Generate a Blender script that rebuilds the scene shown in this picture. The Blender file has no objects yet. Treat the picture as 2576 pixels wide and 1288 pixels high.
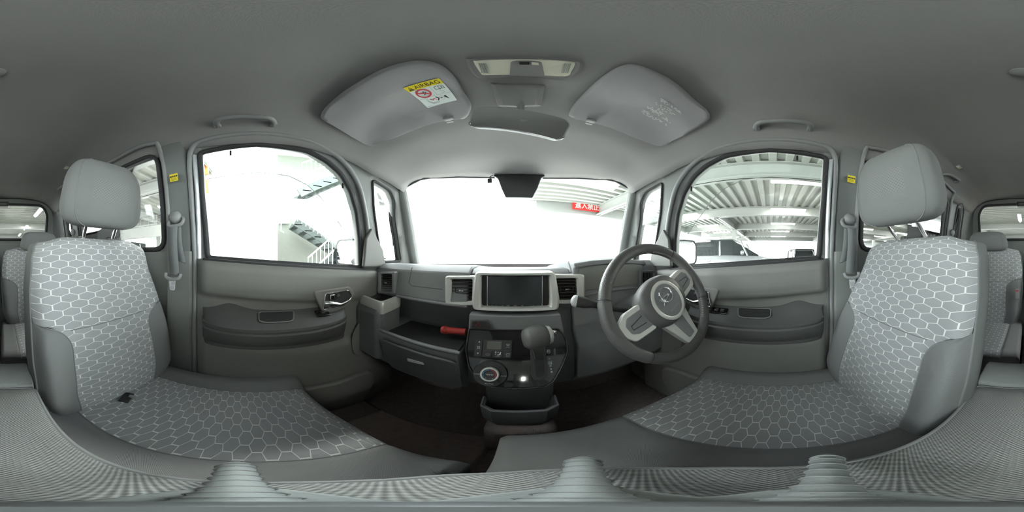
import bpy, bmesh, math, random
from mathutils import Vector, Matrix, geometry
random.seed(7)
R = math.radians
scene = bpy.context.scene
COL = scene.collection

# ------------------------------------------------------------------ camera, sky, exposure
# All coordinates below are metres relative to the lens (x right, y to the windscreen, z up);
# the whole scene is lifted by LIFT at the end so that the garage ground lies at z = 0.
LIFT = 1.25
CAMX = -0.02
U0 = 1295.0                      # image column of the car's own straight-ahead direction
PPD = 2576 / 360.0
cam_data = bpy.data.cameras.new('panorama_camera')
cam_data.type = 'PANO'
try:
    cam_data.cycles.panorama_type = 'EQUIRECTANGULAR'
except Exception:
    cam_data.panorama_type = 'EQUIRECTANGULAR'
cam_data.clip_start = 0.005
cam_data.clip_end = 500
cam = bpy.data.objects.new('panorama_camera', cam_data)
cam.location = (CAMX, 0, 0)
cam.rotation_euler = (R(90), 0, R((U0 - 1288) / PPD))
COL.objects.link(cam)
scene.camera = cam

world = bpy.data.worlds.new('overcast_sky'); scene.world = world
world.use_nodes = True
wb = world.node_tree.nodes['Background']
wb.inputs['Color'].default_value = (0.93, 0.98, 1.0, 1)
wb.inputs['Strength'].default_value = 1.5
sun_data = bpy.data.lights.new('hazy_sun', 'SUN'); sun_data.energy = 2.2; sun_data.angle = R(28); sun_data.color = (1., .98, .93)
sun = bpy.data.objects.new('hazy_sun', sun_data); COL.objects.link(sun)
sun.rotation_euler = Vector((-.40, .12, .91)).to_track_quat('Z', 'Y').to_euler(); sun.location = (-3, 1, 6)
vs = scene.view_settings
vs.view_transform = 'Standard'; vs.look = 'None'; vs.gamma = 1; vs.use_curve_mapping = False
vs.exposure = 3.7
scene.cycles.use_denoising = True
scene.cycles.max_bounces = 14
scene.cycles.diffuse_bounces = 7
scene.cycles.glossy_bounces = 4
scene.cycles.transparent_max_bounces = 16
scene.cycles.caustics_reflective = False
scene.cycles.caustics_refractive = False
scene.cycles.sample_clamp_indirect = 6
TUBE_POWER = 9.0

# ------------------------------------------------------------------ pixel helpers
def ray(u, v):
    a = R((u - U0) / PPD); e = R((644 - v) / PPD)
    return Vector((math.cos(e) * math.sin(a), math.cos(e) * math.cos(a), math.sin(e)))
EYE = Vector((CAMX, 0, 0))
def P(u, v, x=None, y=None, z=None, d=None, pl=None):
    r = ray(u, v)
    if x is not None: t = (x - CAMX) / r.x
    elif y is not None: t = y / r.y
    elif z is not None: t = z / r.z
    elif d is not None: t = d / math.hypot(r.x, r.y)
    else: t = (pl[0] - EYE).dot(pl[1]) / r.dot(pl[1])
    return EYE + r * t

# ------------------------------------------------------------------ materials
MATS = {}
def mth(nt, op, a, b=None, c=None):
    n = nt.nodes.new('ShaderNodeMath'); n.operation = op
    for i, s in enumerate((a, b, c)):
        if s is None: continue
        if isinstance(s, (int, float)): n.inputs[i].default_value = s
        else: nt.links.new(s, n.inputs[i])
    return n.outputs[0]
def mixc(nt, f, a, b):
    n = nt.nodes.new('ShaderNodeMix'); n.data_type = 'RGBA'
    def put(sock, s):
        if isinstance(s, (int, float)): sock.default_value = s
        elif isinstance(s, tuple): sock.default_value = (*s, 1) if len(s) == 3 else s
        else: nt.links.new(s, sock)
    put(n.inputs[0], f); put(n.inputs[6], a); put(n.inputs[7], b)
    return n.outputs[2]
def base(name):
    m = bpy.data.materials.new(name); m.use_nodes = True
    MATS[name] = m
    nt = m.node_tree
    return m, nt, nt.nodes['Principled BSDF']
def c3(c): return (c, c, c) if isinstance(c, (int, float)) else c
def mat(name, col, rough=.6, metal=0., spec=.5, grain=None, gstr=.15, var=.06, coat=0., vscale=6.):
    """plain surface: colour with faint procedural mottling and optional fine grain relief"""
    m, nt, b = base(name)
    col = c3(col)
    tc = nt.nodes.new('ShaderNodeTexCoord')
    no = nt.nodes.new('ShaderNodeTexNoise'); no.inputs['Scale'].default_value = vscale; no.inputs['Detail'].default_value = 3
    nt.links.new(tc.outputs['Object'], no.inputs['Vector'])
    lo = tuple(c * (1 - var) for c in col); hi = tuple(min(1, c * (1 + var)) for c in col)
    nt.links.new(mixc(nt, no.outputs[0], lo, hi), b.inputs['Base Color'])
    b.inputs['Roughness'].default_value = rough; b.inputs['Metallic'].default_value = metal
    b.inputs['Specular IOR Level'].default_value = spec
    b.inputs['Coat Weight'].default_value = coat
    if grain:
        g = nt.nodes.new('ShaderNodeTexNoise'); g.inputs['Scale'].default_value = grain; g.inputs['Detail'].default_value = 2
        nt.links.new(tc.outputs['Object'], g.inputs['Vector'])
        bp = nt.nodes.new('ShaderNodeBump'); bp.inputs['Strength'].default_value = gstr; bp.inputs['Distance'].default_value = .002
        nt.links.new(g.outputs[0], bp.inputs['Height']); nt.links.new(bp.outputs[0], b.inputs['Normal'])
    return m
def emit(name, col, power):
    m, nt, b = base(name)
    b.inputs['Base Color'].default_value = (*c3(col), 1)
    b.inputs['Emission Color'].default_value = (*c3(col), 1)
    b.inputs['Emission Strength'].default_value = power
    return m
def glass(name, tint=(.93, .97, .95), refl=.06):
    m = bpy.data.materials.new(name); m.use_nodes = True; MATS[name] = m
    nt = m.node_tree; nt.nodes.clear()
    out = nt.nodes.new('ShaderNodeOutputMaterial')
    tr = nt.nodes.new('ShaderNodeBsdfTransparent'); tr.inputs[0].default_value = (*tint, 1)
    gl = nt.nodes.new('ShaderNodeBsdfGlossy'); gl.inputs['Roughness'].default_value = .02
    fr = nt.nodes.new('ShaderNodeFresnel'); fr.inputs[0].default_value = 1.35
    mx = nt.nodes.new('ShaderNodeMixShader')
    nt.links.new(fr.outputs[0], mx.inputs[0]); nt.links.new(tr.outputs[0], mx.inputs[1]); nt.links.new(gl.outputs[0], mx.inputs[2])
    nt.links.new(mx.outputs[0], out.inputs[0])
    return m
def uvsplit(nt):
    tc = nt.nodes.new('ShaderNodeTexCoord'); s = nt.nodes.new('ShaderNodeSeparateXYZ')
    nt.links.new(tc.outputs['UV'], s.inputs[0])
    return s.outputs[0], s.outputs[1]
def weave(nt, u, v, pitch):
    k = 2 * math.pi / pitch
    return mth(nt, 'MULTIPLY', mth(nt, 'SINE', mth(nt, 'MULTIPLY', u, k)), mth(nt, 'SINE', mth(nt, 'MULTIPLY', v, k)))
def fabric_hex(name, body, line, w=.057, row=.0205, lw=.030):
    """knitted seat cloth with a woven honeycomb of long hexagons whose outline sheen is painted in as a lighter tone (UV in metres)"""
    m, nt, b = base(name)
    u, v = uvsplit(nt)
    px = mth(nt, 'DIVIDE', u, w); py = mth(nt, 'MULTIPLY', v, .8660254 / row)
    fm = lambda a, k: mth(nt, 'FLOORED_MODULO', a, k)
    sub = lambda a, k: mth(nt, 'SUBTRACT', a, k)
    ax = sub(fm(px, 1.), .5); ay = sub(fm(py, 1.7320508), .8660254)
    bx = sub(fm(sub(px, .5), 1.), .5); by = sub(fm(sub(py, .8660254), 1.7320508), .8660254)
    sq = lambda a: mth(nt, 'MULTIPLY', a, a)
    da = mth(nt, 'ADD', sq(ax), sq(ay)); db = mth(nt, 'ADD', sq(bx), sq(by))
    s = mth(nt, 'LESS_THAN', da, db)
    pick = lambda a, c: mth(nt, 'ADD', mth(nt, 'MULTIPLY', s, a), mth(nt, 'MULTIPLY', mth(nt, 'SUBTRACT', 1., s), c))
    gx = mth(nt, 'ABSOLUTE', pick(ax, bx)); gy = mth(nt, 'ABSOLUTE', pick(ay, by))
    def edge(val, w_):
        mr = nt.nodes.new('ShaderNodeMapRange'); mr.interpolation_type = 'SMOOTHSTEP'
        nt.links.new(val, mr.inputs[0]); mr.inputs[1].default_value = .5 - w_ * 1.3; mr.inputs[2].default_value = .5 - w_ * .7
        return mr.outputs[0]
    slant = mth(nt, 'ADD', mth(nt, 'MULTIPLY', gx, .5), mth(nt, 'MULTIPLY', gy, .8660254))
    f = mth(nt, 'MAXIMUM', edge(gx, lw * 1.25), edge(slant, lw))
    wv = weave(nt, u, v, .0022)
    wb_ = mth(nt, 'MULTIPLY_ADD', wv, .10, .95)
    cm = mixc(nt, f, body, line)
    hsv = nt.nodes.new('ShaderNodeHueSaturation'); nt.links.new(cm, hsv.inputs['Color']); nt.links.new(wb_, hsv.inputs['Value'])
    nt.links.new(hsv.outputs[0], b.inputs['Base Color'])
    nt.links.new(mth(nt, 'MULTIPLY_ADD', f, -.42, .85), b.inputs['Roughness'])
    b.inputs['Specular IOR Level'].default_value = .35
    bp = nt.nodes.new('ShaderNodeBump'); bp.inputs['Strength'].default_value = .5; bp.inputs['Distance'].default_value = .003
    h = mth(nt, 'ADD', mth(nt, 'MULTIPLY', f, -1.), mth(nt, 'MULTIPLY', wv, .12))
    nt.links.new(h, bp.inputs['Height']); nt.links.new(bp.outputs[0], b.inputs['Normal'])
    return m
def fabric_weave(name, lo, hi, pitch, bump=.4, rough=.85):
    m, nt, b = base(name)
    u, v = uvsplit(nt)
    wv = weave(nt, u, v, pitch)
    f = mth(nt, 'MULTIPLY_ADD', wv, .5, .5)
    nt.links.new(mixc(nt, f, c3(lo), c3(hi)), b.inputs['Base Color'])
    b.inputs['Roughness'].default_value = rough; b.inputs['Specular IOR Level'].default_value = .3
    bp = nt.nodes.new('ShaderNodeBump'); bp.inputs['Strength'].default_value = bump; bp.inputs['Distance'].default_value = .0015
    nt.links.new(f, bp.inputs['Height']); nt.links.new(bp.outputs[0], b.inputs['Normal'])
    return m

mat('headliner', (.28, .272, .270), .95, grain=900, gstr=.25, spec=.1)
mat('visor_cloth', (.37, .363, .365), .9, grain=900, gstr=.2, spec=.15)
mat('pillar_trim', (.19, .20, .195), .6, grain=700, gstr=.12, spec=.35)
mat('side_trim', (.22, .226, .218), .6, grain=700, gstr=.12, spec=.35)
mat('door_trim', (.195, .193, .182), .55, grain=700, gstr=.12, spec=.4)
mat('door_dark', (.10, .10, .098), .5, grain=700, gstr=.1)
mat('dash_grey', (.25, .255, .26), .6, grain=650, gstr=.2, spec=.4)
mat('dash_dark', (.15, .15, .155), .55, grain=650, gstr=.2, spec=.4)
mat('black_plastic', .03, .4, grain=500, gstr=.06)
mat('vent_black', .02, .45)
mat('button_black', (.045, .042, .042), .45)
mat('piano_black', .012, .06, coat=.6)
mat('screen_glass', (.045, .05, .052), .12, spec=.6)
mat('lcd_grey', (.16, .16, .14), .25)
mat('satin_silver', (.74, .73, .69), .38, metal=.35, var=.03)
mat('cluster_lens', (.26, .26, .24), .3, spec=.6)
mat('stalk_grey', (.50, .51, .51), .5)
mat('chrome', (.85, .85, .85), .08, metal=1., var=.02)
mat('white_paint', (.75, .78, .76), .6)
mat('print_white', (.72, .74, .72), .7)
mat('print_grey', (.35, .36, .35), .7)
mat('print_black', (.02, .02, .02), .7)
mat('print_yellow', (.80, .66, .02), .55)
mat('print_red', (.55, .05, .07), .6)
mat('print_blue', (.10, .25, .55), .6)
mat('paper_white', (.72, .78, .75), .5)
mat('rubber', (.028, .028, .03), .65, grain=400, gstr=.05)
mat('rubber_grey', (.26, .265, .265), .5)
mat('leather', (.095, .092, .088), .36, grain=420, gstr=.5, spec=.5)
mat('leather_smooth', (.125, .122, .12), .45, grain=600, gstr=.3)
mat('stitch', (.55, .53, .48), .6)
mat('carpet', (.40, .335, .32), 1., grain=260, gstr=.9, var=.25, vscale=60, spec=.05)  # colour lifted and tinted mauve-brown to stand in for lens haze
mat('carpet_haze', (.55, .45, .42), 1., grain=260, gstr=.9, var=.2, vscale=60, spec=.05)  # mat colour also carries the haze brightness and tint
mat('belt_webbing', (.16, .17, .17), .7, grain=500, gstr=.3)
mat('flare_red', (.62, .07, .06), .35)
mat('lamp_lens', (.72, .70, .58), .35)
mat('mirror_glass', (.9, .92, .92), .02, metal=1., var=.0)
mat('seat_black', (.045, .045, .046), .85, grain=600, gstr=.3)
fabric_hex('seat_hex', (.33, .335, .34), (.72, .73, .72))  # woven outlines, with their sheen painted into the lighter line colour
fabric_weave('seat_side', (.15, .155, .154), (.225, .232, .23), .0024)
fabric_weave('seat_dark', (.15, .152, .152), (.24, .242, .24), .0026)
fabric_weave('headrest_cloth', (.16, .165, .165), (.235, .24, .235), .0022)
fabric_weave('armrest_mesh', (.10, .097, .097), (.46, .47, .455), .0052, bump=.8, rough=.6)
fabric_weave('armrest_cloth', (.20, .21, .205), (.32, .33, .325), .0028)
glass('window_glass', (.92, .97, .955))
glass('smoke_glass', (.82, .86, .84))
mat('tripod_rubber', (.30, .32, .315), .55, grain=300, gstr=.2)
mat('tripod_body', (.16, .165, .17), .4)
mat('concrete', (.36, .36, .345), .9, grain=40, gstr=.2, var=.15, vscale=1.2)
mat('asphalt', (.30, .30, .29), .9, grain=120, gstr=.3, var=.15, vscale=.8)
mat('deck_steel', (.30, .31, .29), .55, metal=.0, var=.1, vscale=2)
mat('beam_paint', (.30, .31, .30), .5, var=.05)
mat('facade_white', (.82, .83, .82), .7, var=.03)
mat('stair_beige', (.17, .18, .155), .8, var=.05)
mat('stair_green', (.055, .068, .062), .6, var=.06)
mat('rail_white', (.80, .82, .80), .5)
mat('sign_red', (.62, .03, .025), .5)
mat('orange_plastic', (.75, .20, .06), .5)
mat('tyre', .02, .8)
mat('frame_silver', (.55, .57, .59), .25, metal=.3, coat=.5)
mat('car_silver', (.24, .25, .26), .25, metal=.3, coat=.5)
mat('car_white', (.62, .63, .62), .25, coat=.5)
mat('car_black', (.02, .02, .022), .15, coat=.8)
mat('car_red', (.5, .05, .04), .25, coat=.5)
mat('car_glass', (.025, .03, .032), .05, spec=.8)
emit('tube_light', (1., .98, .90), TUBE_POWER)

# ------------------------------------------------------------------ object helpers
ORG = {}
def props(o, label=None, cat=None, group=None, kind=None):
    if label: o['label'] = label
    if cat: o['category'] = cat
    if group: o['group'] = group
    if kind: o['kind'] = kind
    return o
def thing(name, label, cat, loc=(0, 0, 0), group=None, kind=None):
    o = bpy.data.objects.new(name, None); COL.objects.link(o)
    o.empty_display_size = .02
    o.location = loc; ORG[o.name] = Vector(loc)
    return props(o, label, cat, group, kind)
def root(o):
    while o.parent: o = o.parent
    return o

class B:
    """collects geometry for one mesh object"""
    def __init__(s): s.v = []; s.f = []; s.uv = []; s.has_uv = False
    def add(s, vs_, fs, uvs=None):
        o = len(s.v); s.v += [Vector(p) for p in vs_]
        for k, f in enumerate(fs):
            s.f.append(tuple(i + o for i in f))
            if uvs: s.uv.append([uvs[i] for i in f]); s.has_uv = True
            else: s.uv.append([(0, 0)] * len(f))
        return s
    def box(s, c, d, M=None):
        c = Vector(c); h = Vector(d) / 2
        pts = [Vector((x * h.x, y * h.y, z * h.z)) for x in (-1, 1) for y in (-1, 1) for z in (-1, 1)]
        if M is not None: pts = [M @ p for p in pts]
        return s.add([p + c for p in pts], [(0, 1, 3, 2), (4, 6, 7, 5), (0, 4, 5, 1), (2, 3, 7, 6), (0, 2, 6, 4), (1, 5, 7, 3)])
    def prism(s, pts, off):
        pts = [Vector(p) for p in pts]; off = Vector(off); n = len(pts)
        return s.add(pts + [p + off for p in pts], [tuple(range(n))[::-1], tuple(range(n, 2 * n))] + [(i, (i + 1) % n, n + (i + 1) % n, n + i) for i in range(n)])
    def between(s, a, b):
        """closed solid between two outlines with equally many points"""
        n = len(a)
        return s.add(list(a) + list(b), [tuple(range(n))[::-1], tuple(range(n, 2 * n))] + [(i, (i + 1) % n, n + (i + 1) % n, n + i) for i in range(n)])
    def loft(s, rings, closed=True, cap=True, loop=False):
        n = len(rings[0]); m = len(rings); vs_ = [p for r in rings for p in r]; fs = []
        for j in range(m if loop else m - 1):
            j2 = (j + 1) % m
            for i in range(n if closed else n - 1):
                i2 = (i + 1) % n
                fs.append((j * n + i, j * n + i2, j2 * n + i2, j2 * n + i))
        if cap and closed and not loop:
            fs.append(tuple(range(n))[::-1]); fs.append(tuple((m - 1) * n + i for i in range(n)))
        return s.add(vs_, fs)
    def tube(s, path, r, n=10, closed=False, flat=1.0, up=None):
        path = [Vector(p) for p in path]; m = len(path); rings = []
        prev = None
        for i, p in enumerate(path):
            a = path[i - 1] if (i > 0 or closed) else path[0]; b = path[(i + 1) % m] if (i < m - 1 or closed) else path[-1]
            t = (b - a).normalized()
            if prev is None:
                ref = Vector(up) if up else (Vector((0, 0, 1)) if abs(t.z) < .9 else Vector((1, 0, 0)))
            else: ref = prev
            w = (ref - t * ref.dot(t)).normalized(); prev = w if not up else Vector(up)
            q = t.cross(w); rr = r[i] if isinstance(r, (list, tuple)) else r
            rings.append([p + (w * math.cos(k * 2 * math.pi / n) * flat + q * math.sin(k * 2 * math.pi / n)) * rr for k in range(n)])
        return s.loft(rings, loop=closed)
    def lathe(s, prof, o, ax, n=24, a=None, ea=1., eb=1.):
        """profile of (radius, height) turned about axis ax through o"""
        o = Vector(o); ax = Vector(ax).normalized()
        a = Vector(a) if a else (Vector((0, 0, 1)) if abs(ax.z) < .9 else Vector((1, 0, 0)))
        a = (a - ax * a.dot(ax)).normalized(); b = ax.cross(a)
        rings = [[o + ax * h + (a * math.cos(k * 2 * math.pi / n) * ea + b * math.sin(k * 2 * math.pi / n) * eb) * r for k in range(n)] for r, h in prof]
        return s.loft(rings)
    def grid(s, fn, nu, nv, u=(0, 1), v=(0, 1), uvf=None):
        vs_ = []; uvs = []
        for j in range(nv + 1):
            for i in range(nu + 1):
                a = u[0] + (u[1] - u[0]) * i / nu; b = v[0] + (v[1] - v[0]) * j / nv
                vs_.append(fn(a, b)); uvs.append(uvf(a, b) if uvf else (a, b))
        fs = [(j * (nu + 1) + i, j * (nu + 1) + i + 1, (j + 1) * (nu + 1) + i + 1, (j + 1) * (nu + 1) + i) for j in range(nv) for i in range(nu)]
        return s.add(vs_, fs, uvs)
    def ellipsoid(s, c, r, e1=1., e2=1., M=None, nu=24, nv=16):
        c = Vector(c)
        def pw(x, e): return math.copysign(abs(x) ** e, x)
        rings = []
        for j in range(1, nv):
            ph = -math.pi / 2 + math.pi * j / nv
            rg = []
            for i in range(nu):
                th = 2 * math.pi * i / nu
                p = Vector((r[0] * pw(math.cos(ph), e1) * pw(math.cos(th), e2), r[1] * pw(math.cos(ph), e1) * pw(math.sin(th), e2), r[2] * pw(math.sin(ph), e1)))
                rg.append((M @ p if M is not None else p) + c)
            rings.append(rg)
        return s.loft(rings)
    def mirror(s):
        s.v = [Vector((-p.x, p.y, p.z)) for p in s.v]; s.f = [tuple(reversed(f)) for f in s.f]; s.uv = [list(reversed(u)) for u in s.uv]
        return s
    def build(s, name, m, parent=None, bevel=0, seg=2, sharp=38, smooth=True, sub=0, solid=0, uvbox=False, weld=True, **kw):
        me = bpy.data.meshes.new(name)
        base_ = Vector((0, 0, 0))
        if parent is not None: base_ = ORG.get(root(parent).name, base_)
        me.from_pydata([p - base_ for p in s.v], [], s.f)
        if s.has_uv or uvbox:
            lay = me.uv_layers.new(name='UVMap'); k = 0
            for pi, poly in enumerate(me.polygons):
                nn = poly.normal
                for q, li in enumerate(poly.loop_indices):
                    if uvbox:
                        p = me.vertices[me.loops[li].vertex_index].co
                        ax = max(range(3), key=lambda i: abs(nn[i]))
                        lay.data[li].uv = [(p.y, p.z), (p.x, p.z), (p.x, p.y)][ax]
                    else: lay.data[li].uv = s.uv[pi][q]
        if not s.has_uv or uvbox:
            bm = bmesh.new(); bm.from_mesh(me)
            if weld: bmesh.ops.remove_doubles(bm, verts=bm.verts, dist=1e-6)
            bmesh.ops.recalc_face_normals(bm, faces=bm.faces)
            bm.to_mesh(me); bm.free()
        me.materials.append(MATS[m] if isinstance(m, str) else m)
        if smooth:
            for p in me.polygons: p.use_smooth = True
            if not sub: me.set_sharp_from_angle(angle=R(sharp))
        o = bpy.data.objects.new(name, me); COL.objects.link(o)
        if parent is not None: o.parent = parent
        if solid:
            md = o.modifiers.new('solid', 'SOLIDIFY'); md.thickness = abs(solid); md.offset = 1 if solid > 0 else -1
        if bevel:
            md = o.modifiers.new('bevel', 'BEVEL'); md.width = bevel; md.segments = seg; md.limit_method = 'ANGLE'; md.angle_limit = R(30)
        if sub:
            md = o.modifiers.new('sub', 'SUBSURF'); md.levels = sub; md.render_levels = sub
        props(o, kw.get('label'), kw.get('cat'), kw.get('group'), kw.get('kind'))
        return o

def lerp(a, b, t): return a + (b - a) * t
def interp(x, tab):
    if x <= tab[0][0]: return tab[0][1]
    for (a, p), (b, q) in zip(tab, tab[1:]):
        if x <= b:
            t = (x - a) / (b - a); return p + (q - p) * t
    return tab[-1][1]
def sinterp(x, tab):
    """smooth interpolation (cosine eased)"""
    if x <= tab[0][0]: return tab[0][1]
    for (a, p), (b, q) in zip(tab, tab[1:]):
        if x <= b:
            t = (x - a) / (b - a); t = t * t * (3 - 2 * t); return p + (q - p) * t
    return tab[-1][1]
def catmull(pts, k=6, closed=False):
    pts = [Vector(p) for p in pts]; n = len(pts); out = []
    for i in range(n if closed else n - 1):
        g = lambda j: pts[j % n] if closed else pts[min(max(j, 0), n - 1)]
        a, b, c, d = g(i - 1), g(i), g(i + 1), g(i + 2)
        for q in range(k):
            t = q / k
            out.append(.5 * ((2 * b) + (c - a) * t + (2 * a - 5 * b + 4 * c - d) * t * t + (3 * b - a - 3 * c + d) * t ** 3))
    if not closed: out.append(pts[-1])
    return out
def round_poly(pts, r, k=4):
    """round the corners of a closed outline of vectors"""
    pts = [Vector(p) for p in pts]; n = len(pts); out = []
    for i in range(n):
        p, a, b = pts[i], pts[i - 1], pts[(i + 1) % n]
        da = (a - p); db = (b - p)
        q = min(r, da.length * .45, db.length * .45)
        s, e = p + da.normalized() * q, p + db.normalized() * q
        for j in range(k + 1):
            t = j / k; out.append(s * (1 - t) ** 2 + p * 2 * t * (1 - t) + e * t * t)
    return out
_fonts = {}
def text(body, centre, right, up, size, m, parent, name='lettering', ext=.0002, width=None, **kw):
    cu = bpy.data.curves.new('t', 'FONT'); cu.body = body; cu.size = 1; cu.align_x = 'CENTER'; cu.align_y = 'CENTER'
    if kw.get('bold'): cu.offset = .012
    cu.resolution_u = 2
    o = bpy.data.objects.new('t', cu); COL.objects.link(o)
    dg = bpy.context.evaluated_depsgraph_get()
    me = bpy.data.meshes.new_from_object(o.evaluated_get(dg))
    vs_ = [v.co.copy() for v in me.vertices]; fs = [tuple(p.vertices) for p in me.polygons]
    bpy.data.objects.remove(o); bpy.data.curves.remove(cu); bpy.data.meshes.remove(me)
    if not vs_: return None
    xs = [v.x for v in vs_]; ys = [v.y for v in vs_]
    mx, my = (min(xs) + max(xs)) / 2, (min(ys) + max(ys)) / 2
    sy = size; sx = size if width is None else width / (max(xs) - min(xs))
    if width is not None and size is None: sy = sx
    if kw.get('height'): sy = kw['height'] / (max(ys) - min(ys))
    right = Vector(right).normalized(); up = Vector(up).normalized(); nrm = right.cross(up)
    b = B(); b.add([Vector(centre) + right * (v.x - mx) * sx + up * (v.y - my) * sy + nrm * ext for v in vs_], fs)
    return b.build(name, m, parent, smooth=False, weld=False)

# ------------------------------------------------------------------ cabin shell
BACK_Y = -1.70
FLOOR_Z = -.92
SIDE = [(-.95, .60), (-.5, .622), (0, .622), (.10, .618), (.25, .602), (.40, .575), (.45, .565), (.50, .545), (.545, .49), (.585, .40)]
def xs(z): return interp(z, SIDE)
def roof_drop(y):
    return sinterp(y, [(-1.8, .0), (-1.2, .025), (-.6, .025), (.12, .0), (.30, -.035), (.50, -.105), (.70, -.15), (.90, -.185)])
ARCH = [(0, .612), (.15, .611), (.30, .606), (.40, .593), (.46, .570), (.50, .54), (.53, .508), (.552, .475), (.562, .45)]
def zc(x, y):
    ax = abs(x)
    return interp(ax, ARCH) + roof_drop(y) * (1 if ax < .40 else max(.0, 1 - (ax - .40) / .20 * .45))
def header_y(x): return .845 - .185 * (x / .585) ** 2
def on_ceil(u, v, off=0.):
    r = ray(u, v); a, b = .2, 2.0
    for _ in range(50):
        t = (a + b) / 2; p = EYE + r * t
        if p.z < zc(p.x, p.y) - off: a = t
        else: b = t
    return EYE + r * a
def struct(name, label, cat, b=None, m=None, parent=None, **kw):
    if b is None: return thing(name, label, cat, kind='structure')
    o = b.build(name, m, parent, **kw); return props(o, label, cat, kind='structure')

b = B()
def ceil_fn(a, t):
    x = .566 * math.sin(a * math.pi / 2) if abs(a) > 1 else .566 * a
    return Vector((x, lerp(BACK_Y, header_y(x), t), zc(x, lerp(BACK_Y, header_y(x), t))))
b.grid(ceil_fn, 56, 48, (-1, 1), (0, 1))
struct('ceiling', 'grey fabric headliner arching over the whole cabin', 'headliner', b, 'headliner', solid=.03, sharp=60)

# pieces of sheet with holes, triangulated in two dimensions and curved into place
def inside(p, poly):
    c = False; n = len(poly); x, y = p
    for i in range(n):
        (x1, y1), (x2, y2) = poly[i], poly[i - 1]
        if (y1 > y) != (y2 > y) and x < (x2 - x1) * (y - y1) / (y2 - y1) + x1: c = not c
    return c
def smooth2(pts, r=.03, k=4): return [(p.x, p.y) for p in round_poly([Vector((a, c, 0)) for a, c in pts], r, k)]
def sheet(outer, holes, fn, step=.06):
    pts = []; edges = []
    for loop in [outer] + holes:
        s = len(pts); pts += [Vector(p) for p in loop]; n = len(loop)
        edges += [(s + i, s + (i + 1) % n) for i in range(n)]
    xsn = [p.x for p in pts]; ysn = [p.y for p in pts]
    nx = int((max(xsn) - min(xsn)) / step); ny = int((max(ysn) - min(ysn)) / step)
    for i in range(1, nx):
        for j in range(1, ny):
            p = (min(xsn) + i * step + .003 * (j % 2), min(ysn) + j * step)
            if inside(p, outer) and not any(inside(p, h) for h in holes): pts.append(Vector(p))
    r = geometry.delaunay_2d_cdt(pts, edges, [], 0, 1e-5)
    vs_, fs = r[0], r[2]; keep = []
    for f in fs:
        c = sum((vs_[i] for i in f), Vector((0, 0))) / len(f)
        if inside(c, outer) and not any(inside(c, h) for h in holes): keep.append(tuple(f))
    return B().add([fn(p.x, p.y) for p in vs_], keep)

WIN_FRONT = smooth2([(-.198, -.008), (-.214, .25), (-.212, .437), (0, .452), (.17, .437), (.25, .405), (.315, .36), (.37, .29), (.41, .20), (.435, .08), (.442, -.055)], .02)
WIN_QUARTER = smooth2([(.478, .375), (.60, .352), (.645, .30), (.66, .2), (.70, .09), (.73, -.03), (.585, -.03), (.555, .06), (.51, .22)], .02)
WIN_REAR = smooth2([(-.40, .03), (-.395, .485), (-1.02, .487), (-1.14, .43), (-1.15, .04)], .05)
WIN_BACKQ = smooth2([(-1.31, .10), (-1.31, .47), (-1.36, .50), (-1.46, .46), (-1.48, .10)], .05)
side_outer = [(BACK_Y, -.95), (BACK_Y, .53), (-.2, .508), (.2, .495), (.45, .45), (.66, .42), (.70, .30), (.78, .09), (.86, -.05), (.95, -.3), (.95, -.95)]
for sg, nm in ((-1, 'left'), (1, 'right')):
    b = sheet(side_outer, [WIN_FRONT, WIN_QUARTER, WIN_REAR, WIN_BACKQ], lambda y, z: Vector((sg * (xs(z) + .012), y, z)))
    o = struct('wall_' + nm, f'grey plastic pillar and side trim along the {"passenger" if sg < 0 else "driver"} side of the cabin', 'side trim', b, 'side_trim', sharp=50)
    md = o.modifiers.new('solid', 'SOLIDIFY'); md.thickness = .045; md.offset = 0
    # make it grow outward only
    md.offset = -1 if sg > 0 else -1
    bmn = bmesh.new(); bmn.from_mesh(o.data)
    if sum(f.normal.x for f in bmn.faces) * sg > 0: bmesh.ops.reverse_faces(bmn, faces=bmn.faces)
    bmn.to_mesh(o.data); bmn.free()

# tailgate with its window
WIN_BACK = smooth2([(-.47, .17), (-.49, .45), (-.44, .55), (.44, .55), (.49, .45), (.47, .17)], .05)
b = sheet([(-.64, -.95), (-.64, .64), (.64, .64), (.64, -.95)], [WIN_BACK], lambda x, z: Vector((x, BACK_Y + .02 - max(0, .1 - z) * .05, z)))
o = struct('wall_back', 'grey plastic tailgate lining around the rear window', 'tailgate', b, 'side_trim')
bmn = bmesh.new(); bmn.from_mesh(o.data)
if sum(f.normal.y for f in bmn.faces) < 0: bmesh.ops.reverse_faces(bmn, faces=bmn.faces)
bmn.to_mesh(o.data); bmn.free()
md = o.modifiers.new('solid', 'SOLIDIFY'); md.thickness = .05; md.offset = -1

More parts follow.
